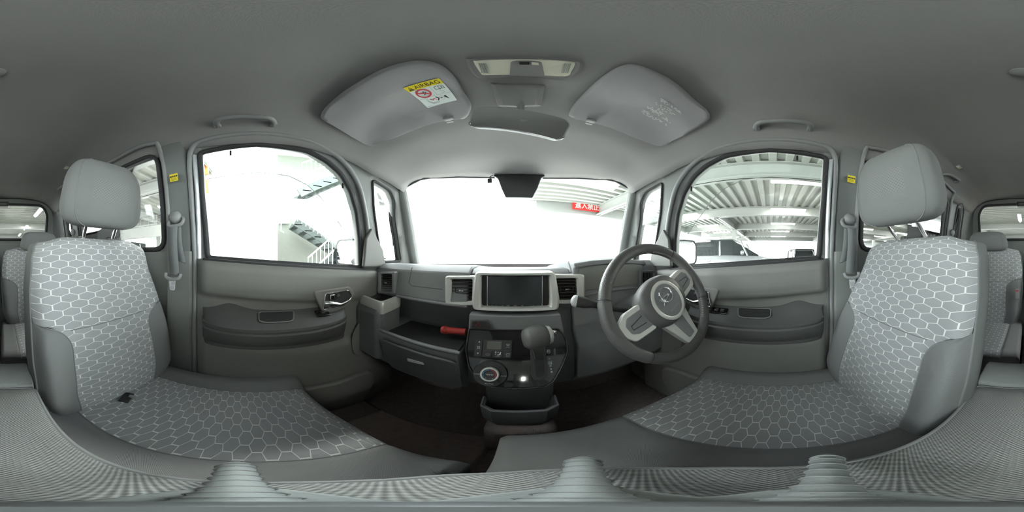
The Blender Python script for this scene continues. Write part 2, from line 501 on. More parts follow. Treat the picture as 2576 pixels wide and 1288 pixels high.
# floor, firewall, tunnel
b = B().box((0, -.35, FLOOR_Z - .02), (1.3, 2.75, .04))
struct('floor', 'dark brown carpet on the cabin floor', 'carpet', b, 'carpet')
b = B(); b.grid(lambda a, t: Vector((lerp(-.64, .64, a), interp(t, [(0, .45), (.35, .74), (1, .97)]), interp(t, [(0, FLOOR_Z + .001), (.35, -.86), (.7, -.55), (1, -.07)]))), 4, 14)
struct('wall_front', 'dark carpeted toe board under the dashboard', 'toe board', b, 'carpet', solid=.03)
mat_o = B(); mp = [P(u, v, z=FLOOR_Z + .012) for u, v in ((1000, 1120), (1150, 1060), (1100, 1000), (1132, 998), (1195, 1005), (1222, 1040), (1232, 1075), (1190, 1180), (1050, 1215))]
mp = round_poly([Vector((-.50, .18, FLOOR_Z + .012)), Vector((-.50, .60, FLOOR_Z + .012)), Vector((-.13, .60, FLOOR_Z + .012)), Vector((-.085, .52, FLOOR_Z + .012)), Vector((-.09, .18, FLOOR_Z + .012))], .04)
b = B().prism(mp, (0, 0, -.012)); b.build('floor_mat', 'carpet_haze', None, bevel=.004, label='tan brown carpet mat in the passenger footwell', cat='floor mat')
b = B().tube([p + Vector((0, 0, .0)) for p in mp], .006, 6, closed=True)
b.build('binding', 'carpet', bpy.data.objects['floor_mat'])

# glass panes
def pane(name, label, outline3, m='window_glass', off=(0, 0, 0)):
    b = B(); n = len(outline3)
    c = sum(outline3, Vector()) / n
    b.add([p + Vector(off) for p in outline3], [tuple(range(n))])
    return struct(name, label, 'window', b, m, smooth=False)
nwin = 1
b = B()
def shield(a, t):
    x = lerp(-.60 - .03 * (1 - t), .60 + .03 * (1 - t), a); k = (x / .6) ** 2
    return Vector((x, lerp(1.03 - .17 * k, .86 - .185 * k, t), lerp(-.07, .445 - .03 * k, t)))
b.grid(shield, 24, 10)
struct('window_1', 'wide curved windscreen flooded with white daylight', 'windscreen', b, 'window_glass', sharp=90)
for sg, side in ((-1, 'passenger'), (1, 'driver')):
    for outline, lab, dx in ((WIN_FRONT, 'front door window', .028), (WIN_QUARTER, 'small triangular quarter window ahead of the front door', .028), (WIN_REAR, 'sliding door window behind the front seat', .03), (WIN_BACKQ, 'narrow rear quarter window beside the tailgate', .03)):
        nwin += 1
        grow = [(y + (y - sum(p[0] for p in outline) / len(outline)) * .03, z + (z - sum(p[1] for p in outline) / len(outline)) * .03) for y, z in outline]
        pane(f'window_{nwin}', f'{lab} on the {side} side', [Vector((sg * (xs(z) + dx), y, z)) for y, z in grow])
nwin += 1
pane(f'window_{nwin}', 'rear window in the tailgate showing the lit car park', [Vector((x * 1.02, BACK_Y, z)) for x, z in WIN_BACK])
# rubber seals round the openings, and the door weatherstrip
ntrim = 0
def trim(label, path, r, m, closed=True, flat=1., up=None, n=10):
    global ntrim; ntrim += 1
    return struct(f'trim_{ntrim}', label, 'trim', B().tube(path, r, n, closed=closed, flat=flat, up=up), m)
def resample(pts, step=.015):
    out = []; n = len(pts)
    for i in range(n):
        a, c = Vector(pts[i]), Vector(pts[(i + 1) % n]); k = max(1, int((c - a).length / step))
        out += [a.lerp(c, q / k) for q in range(k)]
    return out
for sg, side in ((-1, 'passenger'), (1, 'driver')):
    for outline, lab, r in ((WIN_FRONT, 'front door window', .011), (WIN_QUARTER, 'triangular quarter window', .006), (WIN_REAR, 'sliding door window', .012), (WIN_BACKQ, 'narrow rear quarter window', .010)):
        trim(f'black rubber seal round the {lab} on the {side} side', [Vector((sg * (xs(z) + .010), y, z)) for y, z in resample(outline)], r, 'rubber', flat=1.)
    # weatherstrip of the front door opening (rear edge, over the top, down the windscreen pillar)
    ws = [(-.245, -.86), (-.25, -.4), (-.248, -.05), (-.255, .20), (-.25, .40), (-.225, .468), (-.16, .487), (0, .493), (.17, .478), (.27, .442), (.345, .39), (.405, .315), (.445, .22), (.475, .10), (.49, -.03)]
    trim(f'grey weatherstrip round the front door opening on the {side} side', [Vector((sg * (xs(z) - .000), y, z)) for y, z in [tuple(p)[:2] for p in catmull([Vector((a, c, 0)) for a, c in ws], 6)]], .0105, 'rubber_grey', closed=False)
    b = B(); b.grid(lambda a, t: Vector((sg * (xs(lerp(-.03, .425, t)) + .004 - .010 * math.sin(math.pi * a)), lerp(-.243, -.222, a), lerp(-.03, .425, t))), 6, 24)
    ntrim += 1; struct(f'trim_{ntrim}', f'bright painted door frame edge beside the centre pillar on the {side} side', 'trim', b, 'frame_silver', sharp=80)
    wr = [(-.365, -.02), (-.365, .46), (-.39, .52), (-.6, .525), (-1.05, .525), (-1.17, .46), (-1.19, .02)]
    trim(f'grey weatherstrip round the sliding door opening on the {side} side', [Vector((sg * (xs(z) - .000), y, z)) for y, z in [tuple(p)[:2] for p in catmull([Vector((a, c, 0)) for a, c in wr], 6)]], .010, 'rubber_grey', closed=False)
    # windscreen pillar
    top = Vector((sg * .585, .665, .43)); bot = Vector((sg * .625, .86, -.06))
    ring = lambda p, w: [p + Vector((sg * dx * w, dy * w, 0)) for dx, dy in ((-.9, .9), (-.9, -.4), (-.3, -1.0), (.8, -1.0), (.8, .9))]
    b = B().loft([ring(lerp(top, bot, t), .022 + .008 * t) for t in (-.12, 0, .25, .5, .75, 1.)])
    ntrim += 1; struct(f'trim_{ntrim}', f'slim grey windscreen pillar cover on the {side} side', 'pillar cover', b, 'side_trim', bevel=.006)
    # B pillar lower cover
    ntrim += 1
    b = B(); ring = lambda z, w: [Vector((sg * (xs(z) + .01 - q * .03), lerp(-.385, -.25, k), z)) for k, q in ((0, 0), (.1, .8), (.5, 1.), (.9, .8), (1, 0))]
    b.loft([ring(z, 1) for z in (-.95, -.7, -.5, -.3, -.1, .0, .02)])
    struct(f'trim_{ntrim}', f'lower cover of the centre pillar on the {side} side', 'pillar cover', b, 'side_trim', bevel=.004)
    ntrim += 1
    b = B(); b.loft([[Vector((sg * (xs(z) + .01 - q * .016), lerp(-.372, -.262, k), z)) for k, q in ((0, 0), (.08, .8), (.5, 1.), (.92, .8), (1, 0))] for z in (.0, .1, .2, .3, .4, .47, .50)])
    struct(f'trim_{ntrim}', f'upper cover of the centre pillar on the {side} side', 'pillar cover', b, 'pillar_trim', bevel=.003)
trim('black rubber seal round the rear window', [Vector((x, BACK_Y + .02, z)) for x, z in resample(WIN_BACK)], .014, 'rubber')
hd = [Vector((x, header_y(x) - .004, zc(x, header_y(x)) + .006)) for x in [-.585 + 1.17 * i / 24 for i in range(25)]]
trim('black edge along the top of the windscreen', hd, .008, 'rubber', closed=False)

# camera-housing tongue behind the glass in the middle of the windscreen top
b = B(); yb = .80
top_o = [P(u, v, y=.80) for u, v in ((1240, 440), (1252, 448), (1262, 475), (1272, 496), (1340, 497), (1352, 475), (1362, 448), (1372, 440))]
b.prism(top_o, (0, .04, 0))
b.build('sensor_housing', 'black_plastic', None, bevel=.006, label='dark trapezoid sensor cover hanging from the top middle of the windscreen', cat='sensor cover')
b = B().box(P(1232, 455, y=.80), (.022, .012, .026)); an = b.build('antenna_box', 'black_plastic', None, bevel=.003, label='tiny black antenna box at the top of the windscreen', cat='antenna')
b = B().tube([P(1232, 449, y=.80), P(1234, 444, y=.80), P(1240, 441, y=.80)], .003, 6); b.build('cable', 'black_plastic', an)

# ------------------------------------------------------------------ front doors
def door(sg, n, side):
    d = thing(f'door_{n}', f'front door lining with armrest on the {side} side', 'door', (sg * .60, .12, -.5), kind='structure')
    def X(z, y, dx=0.): return Vector((sg * (.613 - dx), y, z))
    def belt(y): return lerp(-.012, -.06, (y + .2) / .64)
    # main lining: relief by height and length
    def depth(y, z):
        top = belt(y)
        q = z - top
        k = sinterp(-q, [(0, .0), (.01, .026), (.03, .036), (.09, .038), (.122, .034), (.142, .008), (.30, .010), (.36, .026), (.55, .030), (.80, .02)])
        # scooped pocket at the rear above the armrest
        s = math.exp(-((y + .10) / .10) ** 2) * math.exp(-((z + .185) / .06) ** 2)
        edge = sinterp(y, [(-.235, .0), (-.20, 1.), (.44, 1.), (.56, .75)])
        return (k - .012 * s) * edge
    b = B(); b.grid(lambda a, t: X(lerp(belt(lerp(-.235, .60, a)), -.88, t), lerp(-.235, .60, a), depth(lerp(-.235, .60, a), lerp(belt(lerp(-.235, .60, a)), -.88, t))), 48, 90)
    b.build('lining', 'door_trim', d, sharp=80)
    b = B().prism([X(belt(y) + .004, y, -.03) for y in (-.21, .44)] + [X(belt(y) + .004, y, .012) for y in (.44, -.21)], (0, 0, -.012)); b.build('belt_ledge', 'rubber', d, bevel=.004)
    # sail trim behind the outside mirror
    b = B().prism([X(-.05, .43, .0), X(-.055, .57, .0), X(.03, .55, .0), X(.13, .478, .0), X(.08, .445, .0)], (-sg * .02, 0, 0)); b.build('sail_trim', 'door_trim', d, bevel=.006)
    # armrest shelf
    def p_(y): t = (y - .065) / .275; return .085 * max(0., 1 - abs(t) ** 3.2) ** .5
    ys = [-.21 + .55 * i / 40 for i in range(41)]
    def ring(y, scale=1.):
        p = max(p_(y), .002) + .01; x0 = .613
        lip = .006 * min(1., p / .04)
        prof = [(-.01, -.195 + .02 * math.exp(-((y + .11) / .05) ** 2)), (p * .5, -.200 - p * .22), (p - .004, -.238), (p + lip, -.242), (p + lip, -.252), (p, -.256), (p - .001, -.262), (p + lip * .6, -.268), (p * .97, -.29), (p * .72, -.325), (p * .60, -.335), (p * .55, -.352), (p * .2, -.372), (-.01, -.375)]
        return [Vector((sg * (x0 - q), y, z)) for q, z in prof]
    b = B().loft([ring(y) for y in ys]); ar = b.build('armrest', 'door_dark', d, sharp=25)
    # pull cup, rimmed recess on the shelf, and switches
    oc = round_poly([Vector((sg * (.613 - q), y, -.1985 - q * .40)) for q, y in ((.018, .0), (.062, .0), (.070, .02), (.070, .10), (.062, .115), (.018, .125))], .012)
    b = B().prism(oc, (0, 0, -.004)); b.build('pull_cup', 'rubber', ar)
    b = B().tube(oc, .0022, 6, closed=True); b.build('cup_rim', 'door_trim', ar)
    nsw = 1 if sg < 0 else 4
    yc, hl = (.225, .026) if sg < 0 else (.215, .055)
    b = B().box((sg * (.613 - .045), yc, -.2165), (.034, 2 * hl, .006), Matrix.Rotation(-sg * R(22), 3, 'Y')); sw = b.build('switch_plate', 'piano_black', ar, bevel=.002)
    for k in range(nsw):
        yy = yc + (0 if nsw == 1 else (-.036 + .024 * k))
        b = B().box((sg * (.613 - .045), yy, -.2125), (.018, .014, .009)); b.build('switch', 'button_black', sw if False else ar, bevel=.002)
    # inside handle in its surround
    sur = round_poly([X(z, y, .022) for z, y in ((-.128, .19), (-.122, .345), (-.155, .368), (-.205, .335), (-.222, .28), (-.218, .23), (-.165, .205))], .015)
    b = B().prism(sur, (-sg * .022, 0, 0)); hs = b.build('handle_surround', 'door_trim', d, bevel=.006)
    rec = round_poly([X(z, y, .0455) for z, y in ((-.140, .238), (-.137, .335), (-.165, .352), (-.195, .325), (-.203, .228))], .008)
    b = B().prism(rec, (sg * .004, 0, 0)); b.build('handle_recess', 'rubber', hs)
    b = B().tube(rec, .0025, 6, closed=True); b.build('recess_rim', 'chrome', hs)
    lv = catmull([X(-.180, .232, .052), X(-.182, .262, .058), X(-.188, .295, .060), X(-.176, .335, .058)], 5)
    b = B().tube(lv, [.013] * 5 + [.010 - .0006 * i for i in range(len(lv) - 5)], 8, flat=.4, up=(sg, 0, 0)); b.build('lever', 'chrome', d)
    b = B().box(X(-.155, .262, .050), (.012, .020, .022)); b.build('lock_knob', 'chrome', hs, bevel=.003)
    b = B().lathe([(.009, 0), (.009, .008), (.006, .010)], X(-.155, .288, .044), (-sg, 0, 0), 14); b.build('screw_cap', 'black_plastic', hs)
    # speaker grille outline and map pocket
    sp = round_poly([X(z, y, .030) for z, y in ((-.29, .40), (-.28, .52), (-.44, .54), (-.50, .46), (-.47, .37), (-.36, .36))], .05, 6)
    b = B().prism(sp, (-sg * .006, 0, 0)); sk = b.build('speaker_grille', 'door_trim', d, bevel=.003)
    b = B().tube([p + Vector((-sg * .004, 0, 0)) for p in sp], .004, 6, closed=True); b.build('grille_rim', 'door_trim', d)
    mpk = round_poly([X(z, y, .020) for z, y in ((-.60, -.19), (-.60, .30), (-.585, .37), (-.60, .46), (-.70, .47), (-.84, .40), (-.84, -.19))], .04, 5)
    b = B().prism(mpk, (-sg * .035, 0, 0)); b.build('map_pocket', 'door_trim', d, bevel=.012, seg=3)
    return d
door(-1, 1, 'passenger'); door(1, 2, 'driver')

# ------------------------------------------------------------------ seats
def smoothstep(a, b_, x):
    t = min(1, max(0, (x - a) / (b_ - a))); return t * t * (3 - 2 * t)
def make_seat(label, sg, yb, yt, yfront, xi, xo, cxi, group, zb=-.57, zt=.055, head=None, recess=False, pat_in=.20, front=True):
    d = thing('front_seat' if front else 'rear_bench', label, 'seat', (sg * (xi + xo) / 2, (yb + yfront) / 2, FLOOR_Z), group)
    # ---- backrest
    def prof(t):
        if t <= 1: return lerp(yb, yt, t) + .028 * math.sin(math.pi * min(1, t * 1.15)) * (1 - .4 * t), lerp(zb, zt - .035, t)
        a = (t - 1) / .2 * R(110); r = .042
        return yt - r + r * math.cos(a) + .028 * math.sin(math.pi * 1.15) * .6 * 0, zt - .035 + r * math.sin(a)
    def W(t): return sinterp(t, [(0, .86), (.25, .97), (.5, 1.0), (.75, 1.0), (.95, .96), (1.05, .92), (1.2, .82)])
    hw = (xo - xi) / 2; xm = (xo + xi) / 2
    def F(s, t):
        y, z = prof(t); a = abs(s)
        h = .034 * (1 - smoothstep(.40, .95, t)) * smoothstep(-.05, .2, t)
        y += h * smoothstep(.55, .86, a) - (.030 + h) * smoothstep(.86, 1.02, a) ** 2
        z -= .018 * smoothstep(.6, 1., a) * smoothstep(.85, 1.1, t)
        return Vector((sg * (xm + s * hw * W(t)), y, z))
    def sb(t):
        if t < .50: return lerp(.66, .60, t / .5)
        k = min(1, (t - .50) / .15); return .60 + .385 * (1 - math.sqrt(max(0, 1 - k * k)))
    uvf = lambda s, t: (s * hw, t * .62)
    bk = B(); bk.grid(lambda s, k: F(s, lerp(.10, 1.2, k)) + Vector((0, -.115, -.0)), 20, 24, (-.98, .98), (0, 1))
    back = bk.build('backrest', 'seat_dark', d, sharp=80)
    c = B(); c.grid(lambda a, t: F(a * sb(t), t), 40, 40, (-1, 1), (0, .65), lambda a, t: uvf(a * sb(t), t))
    c.grid(lambda a, t: F(a * lerp(.985, 1., (t - .65) / .1 if t < .75 else 1), t), 40, 34, (-1, 1), (.65, 1.2), uvf)
    cp = c.build('centre_panel', 'seat_hex', back, sharp=80)
    for q in (-1, 1):
        g = B(); g.grid(lambda a, t: F(q * lerp(sb(t), 1., a), t), 14, 36, (0, 1), (0, .65), lambda a, t: uvf(q * lerp(sb(t), 1, a), t))
        g.build('bolster', 'seat_side', back, sharp=80)
        def S(t, k):
            p = F(q, t); return Vector((p.x + sg * q * .010 * math.sin(math.pi * k), p.y - .112 * k - (.0 if t < 1 else 0), p.z))
        g = B(); g.grid(S, 40, 10, (0, 1.2), (0, 1), lambda t, k: (k * .115, t * .62)); g.build('side_panel', 'seat_side', back, sharp=80)
        g = B(); g.tube([F(q, 1.2 * i / 50) + Vector((0, .001, 0)) for i in range(51)], .0032, 6); g.build('piping', 'seat_side', back)
        g = B(); g.tube([F(q * sb(.655 * i / 60), .655 * i / 60) + Vector((0, .0005, 0)) for i in range(61)] , .0018, 5); g.build('seam', 'seat_dark', back)
    g = B(); g.grid(lambda a, k: F(a, 1.2) + Vector((0, -.035 * k, -.004 * k)), 16, 3, (-1, 1), (0, 1)); g.build('top_edge', 'seat_side', back, sharp=80)
    g = B(); g.tube([F(-.6 + 1.2 * i / 30, .605) + Vector((0, .0003, 0)) for i in range(31)], .0016, 5); g.build('seam', 'seat_dark', back)
    # ---- headrest
    if head:
        hx, hy, hz, wx, wy, wz, tilt, yaw = head
        M = Matrix.Rotation(yaw, 3, 'Z') @ Matrix.Rotation(tilt, 3, 'X')
        g = B()
        nu, nv = 48, 30
        def pw(x, e): return math.copysign(abs(x) ** e, x)
        def hp(th, ph):
            p = Vector((wx * pw(math.cos(ph), .45) * pw(math.cos(th), .38), wy * pw(math.cos(ph), .55) * pw(math.sin(th), .55), wz * pw(math.sin(ph), .55)))
            p.x *= 1 - .13 * (p.z / wz) ; p.y *= 1 - .45 * max(0, p.z / wz) ** 2
            return M @ p + Vector((hx, hy, hz))
        g.grid(lambda a, b_: hp(2 * math.pi * a, lerp(-math.pi / 2 + .001, math.pi / 2 - .001, b_)), nu, nv, (0, 1), (0, 1), lambda a, b_: (a * 2 * (wx + wy) * 1.6, b_ * wz * 2))
        hr = g.build('headrest', 'headrest_cloth', d, sharp=80)
        for q in (-1, 1):
            edge = [hp(math.pi / 2 - q * R(33), lerp(-1.25, 1.25, i / 24)) for i in range(25)]
            g = B().tube(edge, .0022, 5); g.build('seam', 'seat_dark', hr)
            x = hx + q * .062
            g = B().tube([Vector((x, prof(1.02)[0] - .05, zt - .03)), Vector((x, hy - .0, hz - wz + .03))], .0065, 10); g.build('post', 'chrome', hr)
            g = B().lathe([(.014, 0), (.014, .012), (.010, .016)], (x, prof(1.02)[0] - .05, zt + .002), (0, 0, 1), 12); g.build('post_collar', 'black_plastic', hr)
    # ---- cushion
    y0 = yb - .05; cw = (xo - cxi)
    def yf(x): return yfront - .045 * smoothstep(.35, .0, (xo - x)) - .012 * smoothstep(.25, 0, x - cxi)
    ztop = zb + .018
    def T(x, t):
        f = yf(x)
        if t <= 1:
            y = lerp(y0, f - .035, t); z = ztop + .012 * t * t
        else:
            a = (t - 1) / .25 * R(100); y = f - .035 + .035 * math.sin(a); z = ztop + .012 - .035 * (1 - math.cos(a))
        z += .026 * smoothstep(xo - .10, xo - .04, x) * (1 if t <= 1 else 1) - .030 * smoothstep(xo - .03, xo + .01, x) ** 2
        z += .012 * smoothstep(pat_in - .03, pat_in - .09, x) * 0 - .006 * math.exp(-((x - pat_in) / .008) ** 2) - .006 * math.exp(-((x - (xo - .085)) / .008) ** 2)
        z -= .03 * smoothstep(cxi + .02, cxi - .005, x) ** 2
        return Vector((sg * x, y, z))
    L = yfront - y0
    po = xo - .085
    g = B(); g.grid(lambda x, t: T(x, t), 36, 44, (pat_in, po), (0, 1.25), lambda x, t: (x, t * L))
    cu = g.build('cushion', 'seat_hex', d, sharp=80)
    g = B(); g.grid(T, 22, 44, (cxi, pat_in), (0, 1.25), lambda x, t: (x, t * L)); g.build('inner_bolster', 'seat_dark', cu, sharp=80)
    g = B(); g.grid(T, 14, 44, (po, xo), (0, 1.25), lambda x, t: (x, t * L)); g.build('outer_bolster', 'seat_dark', cu, sharp=80)
    for xx in (cxi, xo):
        g = B(); g.grid(lambda t, k: Vector((sg * xx, T(xx, t).y, lerp(T(xx, t).z, -.72, k))), 30, 4, (0, 1.25), (0, 1), lambda t, k: (t * L, k * .15)); g.build('side_panel', 'seat_dark', cu, sharp=80)
    g = B(); g.grid(lambda x, k: Vector((sg * x, T(x, 1.25).y, lerp(T(x, 1.25).z, -.74, k))), 30, 4, (cxi, xo), (0, 1), lambda x, k: (x, k * .15)); g.build('front_panel', 'seat_dark', cu, sharp=80)
    for xx in (pat_in, po):
        g = B(); g.tube([T(xx, .02 + 1.2 * i / 60) + Vector((0, 0, .001)) for i in range(61)], .0018, 5); g.build('seam', 'seat_dark', cu)
    g = B().box((sg * (xo + max(cxi, 0.02)) / 2, (y0 + yfront) / 2 - .02, -.82), ((xo - max(cxi, .02)) * .86, L * .80, .20)); g.build('base_frame', 'black_plastic', d, bevel=.01)
    # reclining hinge cover and seat-belt buckle side
    hc = Vector((sg * (xo + .004), yb - .055, zb + .02))
    g = B().lathe([(.05, 0), (.05, .012), (.04, .016)], hc, (sg, 0, 0), 20); g.build('hinge_cover', 'black_plastic', d)
    return d, F, T
psg, PF, PT = make_seat('grey honeycomb cloth passenger seat with bright hexagon outlines, beside the stair window', -1, -.355, -.455, .185, .095, .600, .068, 'front seats', head=(-.345, -.455, .222, .143, .056, .125, R(-8), R(-6)), pat_in=.195)
dsg, DF, DT = make_seat('grey honeycomb cloth driver seat behind the steering wheel', 1, -.225, -.395, .300, .095, .600, -.045, 'front seats', head=(.337, -.345, .228, .145, .058, .130, R(-10), R(8)), pat_in=.205)
# small dark strap loop left in the passenger seat fold
b = B().box(P(318, 1000, z=-.545), (.055, .030, .008), Matrix.Rotation(R(25), 3, 'Z')); st = b.build('buckle_strap', 'rubber', None, bevel=.003, label='short black strap tongue in the fold of the passenger seat', cat='strap')
b = B().box(P(333, 998, z=-.540), (.012, .022, .010), Matrix.Rotation(R(25), 3, 'Z')); b.build('tab', 'rubber_grey', st, bevel=.002)
# white airbag tag on the driver backrest edge
pt = DF(.985, .72); b = B().box(pt + Vector((.006, .012, 0)), (.004, .018, .022), Matrix.Rotation(R(20), 3, 'Y')); b.build('seat_tag', 'paper_white', dsg, label='small white tag')
make_seat('left half of the rear bench seen in the gap between the front seats', -1, -1.14, -1.24, -.72, .012, .60, .012, 'rear seats', zb=-.52, zt=.06, head=(-.30, -1.245, .115, .14, .05, .075, R(-8), 0), pat_in=.10, front=False)
make_seat('right half of the rear bench behind the driver seat', 1, -1.14, -1.24, -.72, .012, .60, .012, 'rear seats', zb=-.52, zt=.06, head=(.28, -1.235, .115, .15, .05, .075, R(-8), 0), pat_in=.10, front=False)
b = B().box((.045, -1.10, -.26), (.030, .03, .075)); bk = b.build('belt_buckle', 'rubber_grey', None, bevel=.006, label='grey seat belt buckle standing at the rear bench gap', cat='buckle')
b = B().box((.045, -1.086, -.236), (.020, .006, .010)); b.build('release_button', 'print_red', bk)
b = B().prism(round_poly([Vector((.03, -.62, -.80)), Vector((.03, -.46, -.66)), Vector((.03, -.44, -.60)), Vector((.03, -.56, -.62)), Vector((.03, -.72, -.76))], .03), (.02, 0, 0))
b.build('seat_rail_cover', 'rubber_grey', None, bevel=.004, label='grey curved hinge cover low behind the driver seat', cat='hinge cover')
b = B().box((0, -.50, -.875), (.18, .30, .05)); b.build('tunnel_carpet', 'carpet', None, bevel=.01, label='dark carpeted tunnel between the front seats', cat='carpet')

# ------------------------------------------------------------------ centre armrest
arm = thing('armrest', 'centre armrest with pale piping and a coarse mesh top', None); arm.parent = dsg; arm.location = (0, 0, 0)
AZ = -.40
out = round_poly([Vector((-.094, -.375, AZ)), Vector((-.094, -.1, AZ)), Vector((-.090, .03, AZ)), Vector((-.060, .085, AZ)), Vector((0, .105, AZ)), Vector((.055, .085, AZ)), Vector((.088, .03, AZ)), Vector((.094, -.1, AZ)), Vector((.100, -.375, AZ))], .022, 4)
cen = Vector((0, -.14, AZ))
def shr(k, dz): return [Vector((cen.x + (p.x - cen.x) * k, cen.y + (p.y - cen.y) * (1 - (1 - k) * .4), AZ + dz)) for p in out]
rings = [shr(1., 0), shr(.97, .003), shr(.9, .007), shr(.7, .012), shr(.4, .015), shr(.05, .016)]
b = B(); nR = len(out)
for r_i in range(len(rings) - 1):
    A, C_ = rings[r_i], rings[r_i + 1]
    for i in range(nR):
        q = [A[i], A[(i + 1) % nR], C_[(i + 1) % nR], C_[i]]
        b.add(q, [(0, 1, 2, 3)], [(p.x, p.y) for p in q])
b.add(rings[-1], [tuple(range(nR))], [(p.x, p.y) for p in rings[-1]])
pad = b.build('mesh_top', 'armrest_mesh', arm, sharp=80)
b = B().loft([shr(.99, -.002), shr(.995, -.02), shr(.92, -.08), shr(.80, -.125)]); b.build('body', 'armrest_cloth', arm, uvbox=True, sharp=60)
b = B().tube(out, .0042, 8, closed=True); b.build('piping', 'rubber_grey', arm)
b = B().tube([p + Vector((0, 0, -.006)) for p in shr(1.005, 0)], .003, 6, closed=True); b.build('piping_groove', 'rubber', arm)
def hr_(x):
    return [Vector((x, y, z)) for y, z in ((-.380, -.48), (-.378, -.405), (-.385, -.388), (-.41, -.378), (-.47, -.378), (-.505, -.392), (-.52, -.43), (-.52, -.48))]
b = B().loft([hr_(x) for x in (-.094, -.09, -.05, 0, .05, .094, .10)]); b.build('hinge_block', 'armrest_cloth', arm, uvbox=True, bevel=.008, seg=3)

# ------------------------------------------------------------------ table tripod standing on the armrest
tri = thing('table_tripod', 'small grey tripod with three ribbed rubber legs standing on the armrest', 'tripod', (CAMX, 0, AZ))
hub = Vector((CAMX, .0, -.325))
b = B().lathe([(.004, -.008), (.018, -.006), (.021, .0), (.020, .012), (.014, .020), (.008, .024)], hub, (0, 0, 1), 24); b.build('hub', 'tripod_body', tri)
b = B().lathe([(.006, .02), (.006, .085), (.0075, .088), (.0075, .094)], hub, (0, 0, 1), 16); b.build('pole', 'tripod_body', tri)
lob = []
for az in range(0, 360, 6):
    w_ = max(math.cos(R(az - q)) for q in (-98, 24, 110)); r_ = .016 + .036 * max(0, w_) ** 3
    lob.append(Vector((CAMX + math.sin(R(az)) * r_, math.cos(R(az)) * r_, -.352)))
b = B().prism(lob, (0, 0, .012)); b.build('leg_plate', 'tripod_rubber', tri, bevel=.002)
for az, foot in ((-98, .105), (24, .118), (110, .125)):
    dr = Vector((math.sin(R(az)), math.cos(R(az)), 0)); f = Vector((CAMX, 0, 0)) + dr * foot
    zf = AZ + .028
    path = catmull([hub + dr * .012, hub + dr * .035 + Vector((0, 0, -.006)), f * .7 + Vector((CAMX * .3, 0, 0)) + Vector((0, 0, lerp(hub.z, zf, .62))), Vector((f.x, f.y, zf))], 9)
    n = len(path); rr = [lerp(.009, .0122, i / n) + .0012 * (1 if i % 3 == 0 else 0) for i in range(n)]
    path += [path[-1] + dr * .008, path[-1] + dr * .013]; rr += [.010, .004]
    b = B().tube(path, rr, 16); lg = b.build('leg', 'tripod_rubber', tri, sharp=80)
    for i in range(6, n, 3):
        t = (path[min(i + 1, n - 1)] - path[i - 1]).normalized()
        b = B().lathe([(rr[i] * 1.02, -.0008), (rr[i] * 1.1, 0), (rr[i] * 1.02, .0008)], path[i], t, 16); b.build('rib', 'rubber_grey', lg)

# ------------------------------------------------------------------ seat belts on the centre pillars
def belt(sg, side, gu, gv):
    d = thing('seat_belt', f'front seat belt on its pillar guide, {side} side', 'seat belt', (sg * .60, -.31, .0), 'front seat belts')
    c = Vector((sg * .600, -.318, .145))
    b = B().ellipsoid(c + Vector((-sg * .012, 0, .012)), (.022, .026, .026)); b.build('anchor_cap', 'rubber_grey', d)
    gp = catmull([c + Vector((-sg * .012, -.030, -.004)), c + Vector((-sg * .022, -.026, -.022)), c + Vector((-sg * .024, .0, -.026)), c + Vector((-sg * .022, .030, -.020)), c + Vector((-sg * .015, .036, .0)), c + Vector((-sg * .008, .022, .012))], 5)
    b = B().tube(gp, .0075, 8); b.build('guide_loop', 'rubber_grey', d)
    def strip(pts, w, name, m):
        pts = catmull(pts, 6); g = B()
        vs_ = []
        for p in pts: vs_ += [p + Vector((0, -w, 0)), p + Vector((0, w, 0))]
        g.add(vs_, [(2 * i, 2 * i + 1, 2 * i + 3, 2 * i + 2) for i in range(len(pts) - 1)])
        return g.build(name, m, d, solid=.002, sharp=80)
    strip([c + Vector((-sg * .026, -.004, -.020)), c + Vector((-sg * .026, -.006, -.10)), c + Vector((-sg * .018, -.002, -.20)), Vector((sg * .582, -.325, -.075))], .021, 'webbing', 'belt_webbing')
    strip([c + Vector((-sg * .012, .006, -.02)), c + Vector((-sg * .010, .010, -.10)), Vector((sg * .607, -.300, -.03))], .019, 'return_webbing', 'belt_webbing')
    t = Vector((sg * .580, -.325, -.082))
    b = B().tube(catmull([t + Vector((0, -.034, .012)), t + Vector((-sg * .006, -.028, -.004)), t + Vector((-sg * .008, 0, -.010)), t + Vector((-sg * .006, .028, -.004)), t + Vector((0, .034, .012))], 4), .007, 8); tg = b.build('tongue_grip', 'rubber_grey', d)
    b = B().prism(round_poly([t + Vector((-sg * .006, y, z)) for y, z in ((-.016, -.010), (.016, -.010), (.012, -.055), (-.012, -.055))], .006), (sg * .003, 0, 0)); b.build('tongue_plate', 'chrome', tg)
    return d
belt(-1, 'passenger', 443, 535); belt(1, 'driver', 2133, 540)
